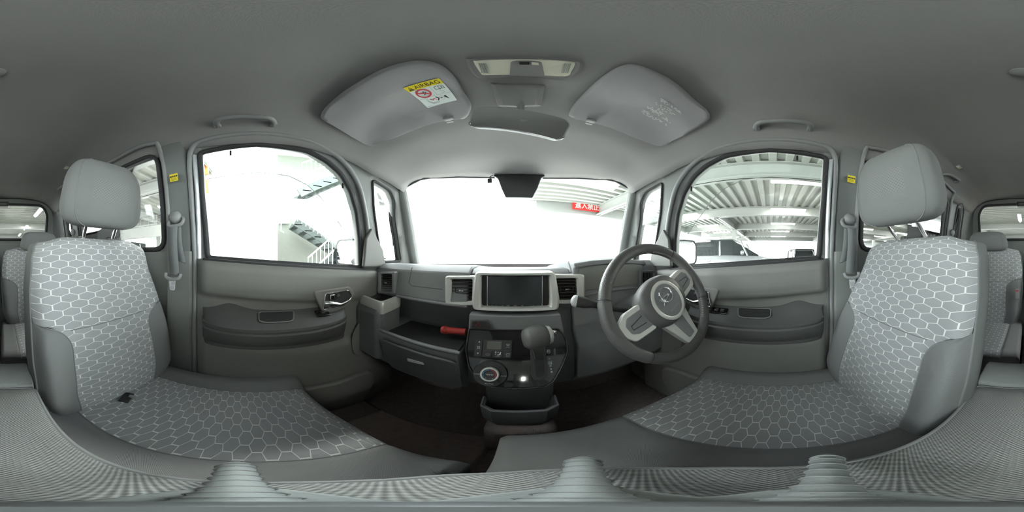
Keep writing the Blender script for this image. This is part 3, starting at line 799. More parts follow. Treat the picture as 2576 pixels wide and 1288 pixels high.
for sg, u, v, side in ((-1, 437, 447, 'passenger'), (1, 2142, 451, 'driver')):
    o_ = P(u, v, x=sg * .566)
    o_ = Vector((sg * .5705, o_.y, o_.z)); k = .0
    rt = Vector((0, sg * -1, 0)) * -1 if False else Vector((0, 1, 0)) * (1 if sg < 0 else -1); up = Vector((sg * -.17, 0, 1)).normalized()
    nr = rt.cross(up)
    s = thing('warning_sticker', f'yellow caution sticker on the centre pillar of the {side} side', 'sticker', o_, 'pillar stickers')
    q = lambda a, c: o_ + rt * a * 1.55 + up * c * 1.55 - Vector((sg * .004, 0, 0))
    b = B().prism(round_poly([q(-.0115, -.0105), q(.0115, -.0105), q(.0115, .0115), q(-.0115, .0115)], .002), nr * .0008 if nr.x * sg < 0 else -nr * .0008); b.build('sheet', 'print_yellow', s, smooth=False)
    off = Vector((-sg * .0012, 0, 0))
    b = B().add([q(-.0105, .0018) + off, q(.0105, .0018) + off, q(.0105, .0055) + off, q(-.0105, .0055) + off], [(0, 1, 2, 3)]); b.build('header_bar', 'print_black', s, smooth=False)
    for k in (-.006, -.001, .004):
        b = B().add([q(k, .0026) + off * 1.3, q(k + .003, .0026) + off * 1.3, q(k + .0015, .0048) + off * 1.3], [(0, 1, 2)]); b.build('mark', 'print_yellow', s, smooth=False)
    for j in range(3):
        z = -.001 - .003 * j
        b = B().add([q(-.009, z) + off, q(.006 + .001 * j, z) + off, q(.006 + .001 * j, z - .0006) + off, q(-.009, z - .0006) + off], [(0, 1, 2, 3)]); b.build('text_line', 'print_black', s, smooth=False)

# ------------------------------------------------------------------ ceiling fittings
def visor(px, label, side):
    d = thing('sun_visor', label, 'sun visor', on_ceil(*px[0]), 'sun visors')
    lo = catmull([on_ceil(u, v, .026) for u, v in px], 5, closed=True); 
    c = sum(lo, Vector()) / len(lo)
    hi = [Vector((p.x, p.y, p.z + .020)) for p in lo]
    mid = [c + (p - c) * 1.012 + Vector((0, 0, .010)) for p in lo]
    inn = [Vector((q.x, q.y, zc(q.x, q.y) - .026)) for q in (c + (p - c) * .93 for p in lo)]
    n = len(lo); b = B()
    b.loft([hi, mid, [c + (p - c) * .985 + Vector((0, 0, .002)) for p in lo], inn], cap=False)
    # face filled as a curved fan following the roof
    sb_ = sheet([(p.x, p.y) for p in inn], [], lambda x, y: Vector((x, y, zc(x, y) - .026)), .03)
    b.add(sb_.v, sb_.f)
    return_panel = True
    rings = []
    for k in ():
        rg = []
        for p in inn:
            q = c + (p - c) * k; rg.append(Vector((q.x, q.y, zc(q.x, q.y) - .026)))
        rings.append(rg)
    p = b.build('panel', 'visor_cloth', d, sharp=70)
    return d, c, lo
VL = [(808, 296), (850, 248), (900, 213), (960, 180), (1010, 163), (1060, 157), (1105, 166), (1140, 195), (1165, 235), (1184, 268), (1172, 298), (1145, 304), (1100, 310), (1040, 330), (985, 352), (930, 367), (890, 350), (840, 320)]
VR = [(1785, 300), (1745, 255), (1705, 218), (1650, 185), (1595, 167), (1560, 172), (1520, 195), (1475, 235), (1434, 285), (1442, 300), (1470, 306), (1540, 325), (1600, 350), (1660, 370), (1695, 355), (1735, 335)]
vl, cl, lol = visor(VL, 'passenger sun visor carrying the yellow and white airbag label', 'passenger')
vr, cr, lor = visor(VR, 'driver sun visor with fine white printed text', 'driver')
for d, u, v in ((vl, 1128, 299), (vr, 1487, 304)):
    p = on_ceil(u, v, .030)
    b = B().ellipsoid(p, (.015, .010, .007), .6, .6); cl_ = b.build('pivot_clip', 'rubber_grey', d)
    b = B().box(p + Vector((0, .012, -.004)), (.022, .010, .008)); b.build('clip_bar', 'visor_cloth', cl_, bevel=.002)
# stickers lying on a visor face: pixel corners mapped onto the face
def face_frame(px, off):
    a, b_, c, d = [on_ceil(u, v, off) for u, v in px]      # top-left, top-right, bottom-right, bottom-left
    def f(s, t):
        q = a * (1 - s) * (1 - t) + b_ * s * (1 - t) + c * s * t + d * (1 - s) * t
        return q
    return f
f = face_frame(((1014, 222), (1104, 197), (1150, 252), (1076, 272)), .0275)
def poly_on(f, pts, name, m, parent, lift=0.):
    q = [f(s, t) + Vector((0, 0, -lift)) for s, t in pts]
    b = B().add(q, [tuple(range(len(q)))]); return b.build(name, m, parent, smooth=False, weld=False)
def line_on(f, pts, w, name, m, parent, lift=0., closed=False, asp=1.0):
    n = len(pts); b = B(); L = []
    for i in range(n):
        p = Vector(pts[i]); a = Vector(pts[i - 1] if (i or closed) else pts[0]); c = Vector(pts[(i + 1) % n] if (i < n - 1 or closed) else pts[-1])
        t = (c - a); t = t.normalized() if t.length else Vector((1, 0)); q = Vector((-t.y, t.x)) * w / 2
        L.append((p + q, p - q))
    vs_ = [f(*x) + Vector((0, 0, -lift)) for pr in L for x in pr]
    k = n if closed else n - 1
    b.add(vs_, [(2 * i, 2 * i + 1, 2 * ((i + 1) % n) + 1, 2 * ((i + 1) % n)) for i in range(k)])
    return b.build(name, m, parent, smooth=False, weld=False)
def circ(cx, cy, rx, ry, n=28): return [(cx + rx * math.cos(2 * math.pi * i / n), cy + ry * math.sin(2 * math.pi * i / n)) for i in range(n)]
rc = [(x, y) for x, y in ((.02, 0), (.98, 0), (1, .02), (1, .98), (.98, 1), (.02, 1), (0, .98), (0, .02))]
al = thing('airbag_label', 'white airbag warning label with yellow heading on the passenger visor', 'label', f(.5, .5))
poly_on(f, rc, 'sheet', 'paper_white', al)
poly_on(f, [(.02, 0), (.98, 0), (1, .02), (1, .21), (0, .21), (0, .02)], 'heading', 'print_yellow', al, .0004)
tri_ = [(.05, .185), (.21, .185), (.13, .03)]
line_on(f, tri_ , .02, 'triangle', 'print_black', al, .0008, closed=True); poly_on(f, [(.07, .18), (.19, .18), (.13, .055)], 'triangle_fill', 'print_black', al, .0007)
poly_on(f, [(.118, .075), (.142, .075), (.136, .135), (.124, .135)], 'exclamation_mark', 'print_yellow', al, .001); poly_on(f, [(.12, .15), (.14, .15), (.14, .17), (.12, .17)], 'exclamation_dot', 'print_yellow', al, .001)
A_, B_, C_, D_ = f(.24, .2), f(.95, .2), f(.95, .02), f(.24, .02)
text('AIRBAG', (A_ + B_ + C_ + D_) / 4 + Vector((0, 0, -.0008)), B_ - A_, D_ - A_, 1., 'print_black', al, width=(B_ - A_).length * .98, height=(D_ - A_).length * .78, ext=0)
line_on(f, [(.60, .21), (.60, .60)], .008, 'rule', 'print_grey', al, .0006); line_on(f, [(0, .60), (1, .60)], .008, 'rule', 'print_grey', al, .0006)
line_on(f, circ(.30, .41, .19, .165), .05, 'prohibition_ring', 'print_red', al, .0008, closed=True); line_on(f, [(.15, .34), (.45, .48)], .045, 'prohibition_bar', 'print_red', al, .001)
line_on(f, [(.16, .36), (.24, .50), (.38, .50)], .012, 'seat_pictogram', 'print_grey', al, .0006); poly_on(f, circ(.33, .35, .022, .022, 10), 'infant_head', 'print_black', al, .0006); line_on(f, [(.38, .37), (.35, .44), (.28, .47)], .025, 'infant_body', 'print_black', al, .0006)
line_on(f, circ(.44, .33, .04, .05, 14), .008, 'airbag_outline', 'print_grey', al, .0006, closed=True)
line_on(f, [(.69, .28), (.78, .26), (.80, .30), (.82, .26), (.93, .28), (.93, .40), (.82, .38), (.80, .41), (.78, .38), (.69, .40)], .016, 'manual_pictogram', 'print_black', al, .0006, closed=True); line_on(f, [(.80, .29), (.80, .40)], .012, 'manual_spine', 'print_black', al, .0006); line_on(f, [(.87, .30), (.87, .36)], .02, 'manual_letter', 'print_black', al, .0006)
line_on(f, [(.76, .44), (.78, .49), (.84, .48), (.86, .55), (.77, .56)], .012, 'hand_pictogram', 'print_grey', al, .0006)
line_on(f, circ(.22, .70, .025, .05, 14), .008, 'headrest_pictogram', 'print_grey', al, .0006, closed=True); line_on(f, [(.20, .76), (.30, .90), (.50, .88)], .03, 'seat_outline', 'print_grey', al, .0006); line_on(f, [(.21, .765), (.305, .89), (.49, .87)], .018, 'seat_fill', 'paper_white', al, .0008)
line_on(f, [(.30, .70), (.36, .75), (.44, .71), (.48, .77)], .03, 'occupant', 'print_red', al, .0006); line_on(f, [(.50, .66), (.56, .74), (.50, .82)], .035, 'child_seat', 'print_black', al, .0006)
line_on(f, circ(.66, .74, .07, .08, 18), .008, 'bag_outline', 'print_grey', al, .0006, closed=True); poly_on(f, [(.61, .74), (.65, .71), (.65, .73), (.70, .73), (.70, .75), (.65, .75), (.65, .77)], 'arrow', 'print_black', al, .0008); poly_on(f, [(.73, .70), (.79, .68), (.84, .86), (.76, .77)], 'dashboard_mark', 'print_black', al, .0006)
line_on(f, [(.05, .95), (.14, .95)], .02, 'code_line', 'print_grey', al, .0006)
# printed text block of the driver visor
f = face_frame(((1664, 247), (1728, 292), (1676, 322), (1607, 283)), .0275)
vt = thing('visor_print', 'block of tiny white printed lines on the driver visor', 'printed text', f(.5, .5))
rows = [(.03, [(0, .42), (.5, .75)]), (.075, [(.03, .35), (.40, .93)]), (.12, [(.02, .30)]), (.20, [(.12, .20), (.22, .55)]), (.27, [(.0, .25), (.27, .60), (.62, .97)]), (.32, [(.0, .28), (.30, .95)]), (.37, [(.0, .30), (.32, .66), (.7, .95)]), (.42, [(.0, .30), (.34, .97)]), (.47, [(.0, .52)]), (.52, [(.0, .30), (.33, .60)]), (.57, [(.0, .48)]), (.55, [(.58, .98)]), (.60, [(.0, .52), (.56, .98)]), (.645, [(.0, .44), (.56, 1.)]), (.69, [(.02, .50), (.58, .99)]), (.80, [(.0, .1), (.12, .2)]), (.85, [(.0, .35), (.40, .9)]), (.895, [(.03, .42), (.48, .95)]), (.95, [(.1, .52)])]
for t, segs in rows:
    for a, c in segs:
        x = a
        while x < c:
            w = random.uniform(.02, .06); poly_on(f, [(x, t - .012), (min(c, x + w), t - .012), (min(c, x + w), t + .012), (x, t + .012)], 'text_dash', 'print_white' if random.random() < .6 else 'print_grey', vt); x += w + .008
line_on(f, circ(.86, 1.0, .04, .035, 14), .02, 'round_stamp', 'print_grey', vt, closed=True)

# dome lamp
dl = thing('dome_lamp', 'wide ceiling lamp with two cream lenses and a dark centre switch panel', 'ceiling lamp', on_ceil(1318, 175))
def oc(pts, off): return [on_ceil(u, v, off) for u, v in pts]
fr = catmull(oc([(1172, 152), (1185, 146), (1250, 146), (1318, 144), (1390, 147), (1450, 152), (1466, 158), (1458, 178), (1430, 198), (1400, 200), (1318, 194), (1240, 196), (1205, 196), (1185, 180)], .004), 5, True)
cc = sum(fr, Vector()) / len(fr)
b = B().loft([[p + Vector((0, 0, .006)) for p in fr], fr, [cc + (p - cc) * .95 - Vector((0, 0, .007)) for p in fr], [cc + (p - cc) * .86 - Vector((0, 0, .004)) for p in fr]], cap=True); bz = b.build('bezel', 'headliner', dl, sharp=30)
ln = catmull(oc([(1192, 156), (1205, 152), (1318, 149), (1430, 154), (1446, 160), (1438, 178), (1420, 192), (1318, 188), (1225, 189), (1208, 182)], .0095), 4, True)
c2 = sum(ln, Vector()) / len(ln)
b = B().loft([[p + Vector((0, 0, .004)) for p in ln], ln, [c2 + (p - c2) * .95 - Vector((0, 0, .003)) for p in ln]]); b.build('lens', 'lamp_lens', dl, sharp=40)
sp_ = round_poly(oc([(1285, 156), (1300, 153), (1340, 153), (1362, 156), (1370, 192), (1318, 191), (1282, 190)], .014), .004)
b = B().prism(sp_, (0, 0, .006)); sw_ = b.build('switch_panel', 'headliner', dl, bevel=.001)
b = B().prism(oc([(1306, 156), (1332, 156), (1332, 163), (1307, 163)], .018), (0, 0, .004)); b.build('switch', 'black_plastic', sw_, bevel=.001)
b = B().prism(oc([(1337, 157), (1354, 158), (1356, 164), (1338, 163)], .017), (0, 0, .003)); b.build('switch_tip', 'lamp_lens', sw_)
for us in ((1203, 1219), (1420, 1435)):
    for k in range(4):
        u = lerp(us[0], us[1], k / 3); s_ = 8 if us[0] < 1300 else -8
        b = B().prism(oc([(u, 160), (u + 2.2, 160), (u + 2.2 + s_, 184), (u + s_, 184)], .0135), (0, 0, .002)); b.build('lens_rib', 'print_grey', dl)
for k in range(2):
    pass
# mirror base and rear-view mirror
mb = thing('rear_view_mirror', 'wide rear view mirror hanging from the headliner below the dome lamp', 'mirror', on_ceil(1310, 235))
cov = [on_ceil(u, v, .004) for u, v in ((1232, 208), (1262, 212), (1330, 211), (1372, 214), (1362, 268), (1300, 270), (1252, 268))]
cz = sum(cov, Vector()) / len(cov)
b = B().loft([[p + Vector((0, 0, .01)) for p in cov], cov, [cz + (p - cz) * .78 - Vector((0, 0, .016)) for p in cov]]); b.build('mount_cover', 'headliner', mb, bevel=.004)
c = P(1309, 302, y=.40); ax = (P(1430, 320, y=.405) - P(1188, 284, y=.395)); ln_ = ax.length; ax.normalize()
nrm = Vector((.06, -.95, -.30)); nrm = (nrm - ax * nrm.dot(ax)).normalized(); upv = ax.cross(nrm); upv = upv if upv.z > 0 else -upv
def mo(w, h): return round_poly([c + ax * sx * w + upv * sy * h + (upv * -.012 * (1 - sx * sx * 0)) * 0 for sx, sy in ((-1, -.75), (-.9, -1), (.9, -1), (1, -.75), (1, .6), (.85, 1), (-.85, 1), (-1, .6))], .02, 4)
hw_ = ln_ / 2 * 1.0
b = B().loft([[p - nrm * .035 for p in mo(hw_ * .8, .025)], [p - nrm * .026 for p in mo(hw_ * .95, .04)], [p - nrm * .004 for p in mo(hw_, .046)], [p + nrm * .003 for p in mo(hw_ * .995, .0455)]]); b.build('housing', 'rubber_grey', mb, sharp=50)
b = B().prism([p + nrm * .0035 for p in mo(hw_ * .965, .0415)], nrm * .001); b.build('mirror_glass', 'mirror_glass', mb, smooth=False)
e = mo(hw_ * .99, .0455); lowe = [p for p in e if (p - c).dot(upv) < -.025]; lowe.sort(key=lambda p: (p - c).dot(ax))
b = B().tube([p + nrm * .003 for p in lowe], .0032, 6); b.build('lower_rim', 'chrome', mb)
b = B().tube(catmull([on_ceil(1310, 262, .0), on_ceil(1310, 266, .02), c - nrm * .032], 5), .010, 10); b.build('stem', 'rubber_grey', mb)
# assist grips
def grip(label, pts_u, r=.0085, grp='assist grips'):
    a, b_ = pts_u
    pa, pb = on_ceil(*a, .0), on_ceil(*b_, .0); mid = (pa + pb) / 2; dr = (pb - pa).normalized()
    inw = Vector((-math.copysign(1, mid.x) * 1.3, 0, -.10)); 
    path = [pa, pa + inw * .022 + dr * .004, pa + inw * .036 + dr * .022, mid + inw * .040, pb + inw * .036 - dr * .022, pb + inw * .022 - dr * .004, pb]
    d = thing('assist_grip', label, 'grip', mid, grp)
    g = B().tube(catmull(path, 6), r, 10, flat=1.25, up=tuple(inw)); g.build('handle', 'rubber_grey', d, sharp=80)
    for p in (pa, pb):
        g = B().box(p + inw * .004, (.022, .024, .014)); g.build('mount', 'rubber_grey', d, bevel=.004)
    return d
grip('grey ceiling grip above the front door on the passenger side', ((548, 318), (688, 316)))
grip('grey ceiling grip above the front door on the driver side', ((1903, 325), (2037, 327)))
grip('small grey ceiling grip above the sliding door behind the driver', ((2370, 440), (2402, 458)))
grip('small grey ceiling grip half hidden behind the passenger headrest', ((188, 462), (158, 478)))
for u, v, lab in ((2412, 420, 'small cream courtesy lamp on the ceiling behind the driver'), (167, 421, 'small cream courtesy lamp on the ceiling behind the passenger')):
    p = on_ceil(u, v, .004); d = thing('courtesy_lamp', lab, 'ceiling lamp', p, 'courtesy lamps')
    b = B().box(p, (.030, .045, .008)); b.build('frame', 'rubber_grey', d, bevel=.003)
    b = B().box(p - Vector((0, 0, .004)), (.022, .034, .006)); b.build('lens', 'lamp_lens', d, bevel=.002)
p = on_ceil(2566, 181, .0); b = B().lathe([(.020, 0), (.019, -.006), (.012, -.009), (.002, -.010)], p, (0, 0, 1), 20); b.build('roof_plug', 'rubber_grey', None, label='round grey plastic cap in the middle of the rear ceiling', cat='cap')
p = Vector((0, BACK_Y + .06, .535)); d = thing('brake_lamp', 'dark high brake lamp box at the top of the rear window', 'brake lamp', p)
b = B().box(p, (.16, .07, .05)); b.build('housing', 'black_plastic', d, bevel=.008)
b = B().box(p + Vector((0, .036, -.005)), (.11, .004, .018)); b.build('lens', 'lcd_grey', d)
for sg, side in ((-1, 'passenger'), (1, 'driver')):
    p = Vector((sg * .60, -1.24, .20)); d = thing('belt_anchor', f'rear seat belt anchor knob on the {side} side rear pillar', 'seat belt', p, 'rear belt anchors')
    b = B().ellipsoid(p + Vector((-sg * .01, 0, 0)), (.02, .026, .03)); b.build('cap', 'rubber_grey', d)
    b = B().prism([p + Vector((-sg * .014, y, z)) for y, z in ((-.02, -.01), (.02, -.01), (.02, -.30), (-.02, -.30))], (sg * .002, 0, 0)); b.build('webbing', 'belt_webbing', d)

# ------------------------------------------------------------------ dashboard
dash = thing('dashboard', 'dark grey dashboard across the cabin with shelf and air vents', 'dashboard', (0, .55, -.5))
pp = [(1.03, -.07), (.62, -.036), (.555, -.038), (.518, -.058), (.505, -.11), (.497, -.160), (.507, -.176), (.60, -.185), (.60, -.298), (.425, -.306), (.412, -.284), (.397, -.290), (.435, -.47), (.49, -.53), (.85, -.55)]
pc = [(1.03, -.07), (.62, -.044), (.56, -.046), (.530, -.060), (.520, -.11), (.515, -.160), (.520, -.176), (.525, -.185), (.515, -.26), (.50, -.300), (.495, -.31), (.49, -.32), (.49, -.47), (.52, -.53), (.85, -.55)]
pd = [(1.03, -.07), (.62, -.020), (.57, -.020), (.538, -.045), (.525, -.11), (.515, -.160), (.515, -.176), (.515, -.185), (.50, -.26), (.48, -.300), (.47, -.31), (.465, -.32), (.47, -.47), (.52, -.53), (.85, -.55)]
def dr_(x, p): 
    bow = .03 * (x / .6) ** 2
    return [Vector((x, y - bow * 0, z)) for y, z in p]
b = B().loft([dr_(-.612, pp), dr_(-.45, pp), dr_(-.30, pp), dr_(-.168, pp)]); b.build('passenger_side', 'dash_grey', dash, bevel=.005, sharp=30)
b = B().loft([dr_(-.168, pc), dr_(.0, pc), dr_(.17, pc)]); b.build('centre_stack', 'dash_dark', dash, bevel=.005, sharp=30)
b = B().loft([dr_(.17, pd), dr_(.3, pd), dr_(.45, pd), dr_(.612, pd)]); b.build('driver_side', 'dash_grey', dash, bevel=.005, sharp=30)
b = B().tube([Vector((x, .398, -.286)) for x in (-.44, -.40, -.3, -.2, -.16)], .005, 8); b.build('shelf_lip', 'rubber_grey', dash)
b = B().tube([Vector((x, .499, -.166)) for x in (-.46, -.40, -.3, -.2, -.17)], .006, 8); b.build('face_lip', 'dash_grey', dash)
b = B().box((-.31, .512, -.305), (.27, .175, .012)); b.build('shelf_mat', 'rubber', dash)
b = B().box((-.535, .455, -.33), (.145, .12, .24)); b.build('end_block', 'dash_dark', dash, bevel=.02, seg=3)
# airbag cover seam, glove box
b = B().tube([Vector((x, y, z)) for x, y, z in ((-.40, .522, -.045), (-.405, .506, -.105), (-.39, .504, -.115), (-.26, .504, -.115))], .0015, 5); b.build('airbag_seam', 'dash_dark', dash)
gb = B(); gb.prism(round_poly([Vector((x, interp(-z, [(.29, .392), (.47, .430), (.53, .485)]), z)) for x, z in ((-.44, -.315), (-.165, -.315), (-.165, -.49), (-.44, -.49))], .03), (0, -.012, 0)); g_ = gb.build('glove_box_door', 'dash_dark', dash, bevel=.006)
c0 = P(1047, 908, y=.405); b = B().box(c0, (.062, .014, .016), Matrix.Rotation(R(-8), 3, 'Y')); b.build('latch', 'satin_silver', g_, bevel=.004)
b = B().tube([Vector((x, 1.0 - .17 * (x / .6) ** 2 - .03, -.052)) for x in [-.55 + 1.1 * i / 20 for i in range(21)]], .012, 6); b.build('defroster_strip', 'dash_dark', dash)
# vents
def rect(u0, u1, v0, v1, y): return [P(u0, v0, y=y), P(u1, v0, y=y), P(u1, v1, y=y), P(u0, v1, y=y)]
def ringframe(outer, inner, proud, deep, m, name, parent, r1=.008, r2=.005, **kw):
    o_, i_ = round_poly(outer, r1), round_poly(inner, r2); fw = Vector((0, -1, 0))
    b = B().loft([[p + fw * -deep for p in o_], [p + fw * proud * .6 for p in o_], [p.lerp(q, .25) + fw * proud for p, q in zip(o_, i_)], [p.lerp(q, .8) + fw * proud * .9 for p, q in zip(o_, i_)], [p + fw * proud * .4 for p in i_], [p + fw * -deep for p in i_]], cap=False)
    return b.build(name, m, parent, sharp=28, **kw)
def vent(outer, inner, frame_m, nsl, lab, knob=True, vertical=False):
    f = ringframe(outer, inner, .010, .02, frame_m, 'air_vent', dash); f['label'] = lab
    a, b_, c, d = inner
    B().prism([p + Vector((0, .016, 0)) for p in inner], (0, .006, 0)).build('duct', 'vent_black', f)
    for k in range(nsl):
        t = (k + .5) / nsl
        if not vertical: p, q = a.lerp(d, t), b_.lerp(c, t)
        else: p, q = a.lerp(b_, t), d.lerp(c, t)
        cpt = (p + q) / 2; L = (q - p).length; ax = (q - p).normalized(); n2 = Vector((0, 1, 0)); w2 = ax.cross(n2)
        M = Matrix((ax, n2, w2)).transposed() @ Matrix.Rotation(R(25), 3, 'X')
        B().box(cpt + Vector((0, .004, 0)), (L * .98, .014, .0028), M).build('slat', 'button_black', f, bevel=.0008)
    if knob:
        cpt = (a + b_ + c + d) / 4
        ok = round_poly([cpt + Vector((x, -.003, z)) for x, z in ((-.022, .009), (.022, .009), (.022, -.009), (-.022, -.009))], .004)
        B().tube(ok, .0016, 6, closed=True).build('knob_frame', 'button_black', f)
        B().box(cpt + Vector((0, -.007, 0)), (.014, .008, .005)).build('knob', 'chrome', f, bevel=.0015)
vent(rect(1122, 1196, 694, 767, .505), [P(1137, 702, y=.505), P(1190, 702, y=.505), P(1188, 757, y=.505), P(1137, 757, y=.505)], 'satin_silver', 7, 'square vent with silver frame, passenger side of the screen')
vent(rect(1392, 1468, 690, 763, .505), [P(1398, 700, y=.505), P(1449, 700, y=.505), P(1452, 752, y=.505), P(1400, 754, y=.505)], 'satin_silver', 7, 'square vent with silver frame, driver side of the screen')
vent(rect(953, 996, 684, 738, .500), rect(960, 988, 690, 732, .500), 'dash_grey', 9, 'corner vent by the passenger door')
vent(rect(1606, 1646, 680, 728, .515), rect(1614, 1641, 686, 722, .515), 'dash_dark', 7, 'corner vent by the driver door', vertical=True)
# hazard switch
hz = round_poly([P(u, v, y=.470) for u, v in ((1184, 804), (1226, 804), (1242, 826), (1240, 831), (1181, 827))], .004)
b = B().prism(hz, (0, .03, 0)); h = b.build('hazard_plate', 'dash_dark', dash, bevel=.002)
hb = round_poly([P(u, v, y=.468) for u, v in ((1189, 807), (1222, 807), (1236, 825), (1186, 823))], .003)
b = B().prism(hb, (0, -.004, 0)); b.build('hazard_button', 'button_black', h, bevel=.001)
tr = [P(u, v, y=.4625) for u, v in ((1203, 811), (1209, 820.5), (1197, 820))]
b = B().tube(tr, .0011, 5, closed=True); b.build('hazard_triangle', 'print_red', h)
b = B().prism([P(u, v, y=.475) for u, v in ((1180, 790), (1410, 790), (1420, 838), (1178, 834))], (0, .04, 0)); b.build('lower_fascia', 'dash_grey', dash, bevel=.004)
# instrument hood with lens
md_ = thing('instrument_cluster', 'hooded instrument cluster with a plain grey lens behind the steering wheel', 'instrument cluster', (.34, .53, -.1))
hp_ = [(.70, -.03), (.60, -.006), (.515, -.012), (.505, -.026), (.52, -.032), (.525, -.125), (.51, -.135), (.60, -.15)]
b = B().loft([[Vector((x, y, z - .012 * ((x - .345) / .16) ** 2)) for y, z in hp_] for x in (.175, .18, .25, .345, .44, .505, .51)]); b.build('hood', 'dash_grey', md_, bevel=.004, sharp=30)
b = B().prism(round_poly([Vector((.195, .5205, -.034)), Vector((.495, .5205, -.034)), Vector((.49, .5225, -.122)), Vector((.20, .5225, -.122))], .012), (0, -.004, 0)); b.build('lens', 'cluster_lens', md_, bevel=.001)

# navigation unit
nav = thing('navigation_unit', 'large blank navigation screen in a broad silver bezel', 'navigation unit', (-.02, .5, -.1))
NY = .492
ringframe([P(u, v, y=NY) for u, v in ((1197, 683), (1395, 683), (1406, 752), (1403, 777), (1192, 777), (1189, 752))], [P(u, v, y=NY) for u, v in ((1212, 692), (1381, 692), (1383, 750), (1382, 770), (1211, 770), (1210, 750))], .014, .04, 'satin_silver', 'bezel', nav, .012, .006)
b = B().prism([p + Vector((0, .010, 0)) for p in rect(1209, 1384, 690, 772, NY)], (0, .01, 0)); b.build('surround', 'black_plastic', nav)
b = B().prism(rect(1226, 1364, 695, 766, NY + .004), (0, .006, 0)); sc_ = b.build('screen', 'screen_glass', nav, bevel=.001)
for u in (1226, 1364): 
    b = B().tube([P(u, 694, y=NY + .003), P(u, 769, y=NY + .003)], .0016, 6); b.build('side_rail', 'chrome', nav)
for u, w in ((1238, 6), (1248, 5), (1264, 4), (1278, 10), (1296, 10), (1314, 8), (1342, 5), (1354, 6)):
    b = B().box(P(u, 769, y=NY + .002), (w * .0009, .002, .0022)); b.build('key', 'print_grey', nav)

# cup holder at the passenger corner
ch = thing('cup_holder', 'square silver rimmed cup holder at the passenger door end of the dashboard', 'cup holder', (-.53, .47, -.25))
zt_ = -.170
o4 = [Vector((-.607, .412, zt_ - .004)), Vector((-.452, .405, zt_ - .010)), Vector((-.455, .525, zt_)), Vector((-.60, .535, zt_ + .006))]
cc = sum(o4, Vector()) / 4
def sc4(k, dz): return round_poly([cc + (p - cc) * k + Vector((0, 0, dz)) for p in o4], .018 * k, 4)
b = B().loft([sc4(.98, -.046), sc4(1.0, -.036), sc4(1., -.006), sc4(.97, .002), sc4(.80, .003), sc4(.74, -.004), sc4(.73, -.03)], cap=False); b.build('rim', 'satin_silver', ch, sharp=40)
b = B().loft([sc4(.96, -.032), sc4(.93, -.13)], cap=True); b.build('body', 'dash_dark', ch, bevel=.004)
b = B().loft([sc4(.735, -.004), sc4(.68, -.0295)], cap=False); b.add(sc4(.68, -.0295), [tuple(range(20))]); b.build('well', 'rubber', ch, sharp=40)

# red emergency flare on the shelf
a, c = P(1112, 829, y=.50), P(1172, 835, y=.50); ax = (c - a).normalized(); L = (c - a).length
fl = thing('emergency_flare', 'red plastic emergency flare lying on the dashboard shelf', 'flare', (a + c) / 2)
b = B().lathe([(.004, 0), (.0145, .001), (.0150, .004), (.0150, .016), (.0135, .018), (.0150, .020), (.0135, .023), (.0125, .026), (.0125, L)], a, ax, 20); b.build('tube', 'flare_red', fl)
b = B().lathe([(.0158, .006), (.0158, .012)], a, ax, 20); b.build('cap_band', 'flare_red', fl)

# ------------------------------------------------------------------ centre console with climate panel
con = thing('centre_console', 'glossy black climate and shifter console below the screen', 'console', (0, .42, -.4))
p0 = Vector((0, .470, -.232)); p1 = Vector((0, .375, -.400)); cn = Vector((0, -(p0 - p1).z, (p0 - p1).y)).normalized()
if cn.y > 0: cn = -cn
PL = (p0, cn)
cr_ = Vector((1, 0, 0)); cup = (p0 - p1).normalized()
def pn(u, v, h=0.):
    return P(u, v, pl=(p0 + cn * h, cn))
pan = round_poly([pn(u, v) for u, v in ((1180, 826), (1290, 830), (1405, 826), (1425, 850), (1428, 885), (1415, 918), (1392, 960), (1370, 974), (1225, 974), (1205, 962), (1178, 918), (1172, 880))], .008)
b = B().prism(pan, -cn * .05); b.build('panel', 'piano_black', con, bevel=.004, seg=3)
b = B().tube([p + cn * .0005 for p in pan], .0022, 6, closed=True); b.build('panel_edge', 'button_black', con)
def plate(pts, h0, h1, name, m, parent, bevel=.001, r=.002):
    q = round_poly([pn(u, v, h1) for u, v in pts], r) if r else [pn(u, v, h1) for u, v in pts]
    b = B().prism(q, -cn * (h1 - h0)); return b.build(name, m, parent, bevel=bevel)
cb = plate(((1197, 852), (1290, 856), (1286, 901), (1191, 897)), -.002, .003, 'button_block', 'button_black', con)
plate(((1226, 858), (1262, 859), (1261, 879), (1224, 878)), .003, .0036, 'display', 'lcd_grey', cb)
def btn(pts): return plate(pts, .003, .0052, 'button', 'button_black', cb)
btn(((1199, 854), (1215, 855), (1211, 896), (1194, 895))); btn(((1216, 881), (1238, 882), (1236, 899), (1213, 898))); btn(((1241, 882), (1265, 883), (1264, 900), (1239, 899))); btn(((1269, 857), (1288, 858), (1287, 878), (1268, 877))); btn(((1268, 881), (1286, 882), (1285, 900), (1267, 899)))
def ptxt(s, u, v, h, hgt, m='print_white', width=None, lift=.0056, **kw): text(s, pn(u, v, lift), cr_, cup, 1., m, con, height=hgt, width=width or hgt * .75 * len(s), ext=.0002, **kw)
def mark(pts, m='print_white', lift=.0056, name='symbol'):
    b = B().add([pn(u, v, lift) for u, v in pts], [tuple(range(len(pts)))]); b.build(name, m, con, smooth=False)
def stroke(pts, r=.0005, m='print_white', lift=.0056, closed=False): B().tube([pn(u, v, lift) for u, v in pts], r, 5, closed=closed).build('symbol', m, con)
mark(((1206, 857.5), (1208.5, 861.5), (1203.5, 861.5))); mark(((1202, 891), (1199.5, 887), (1204.5, 887)))
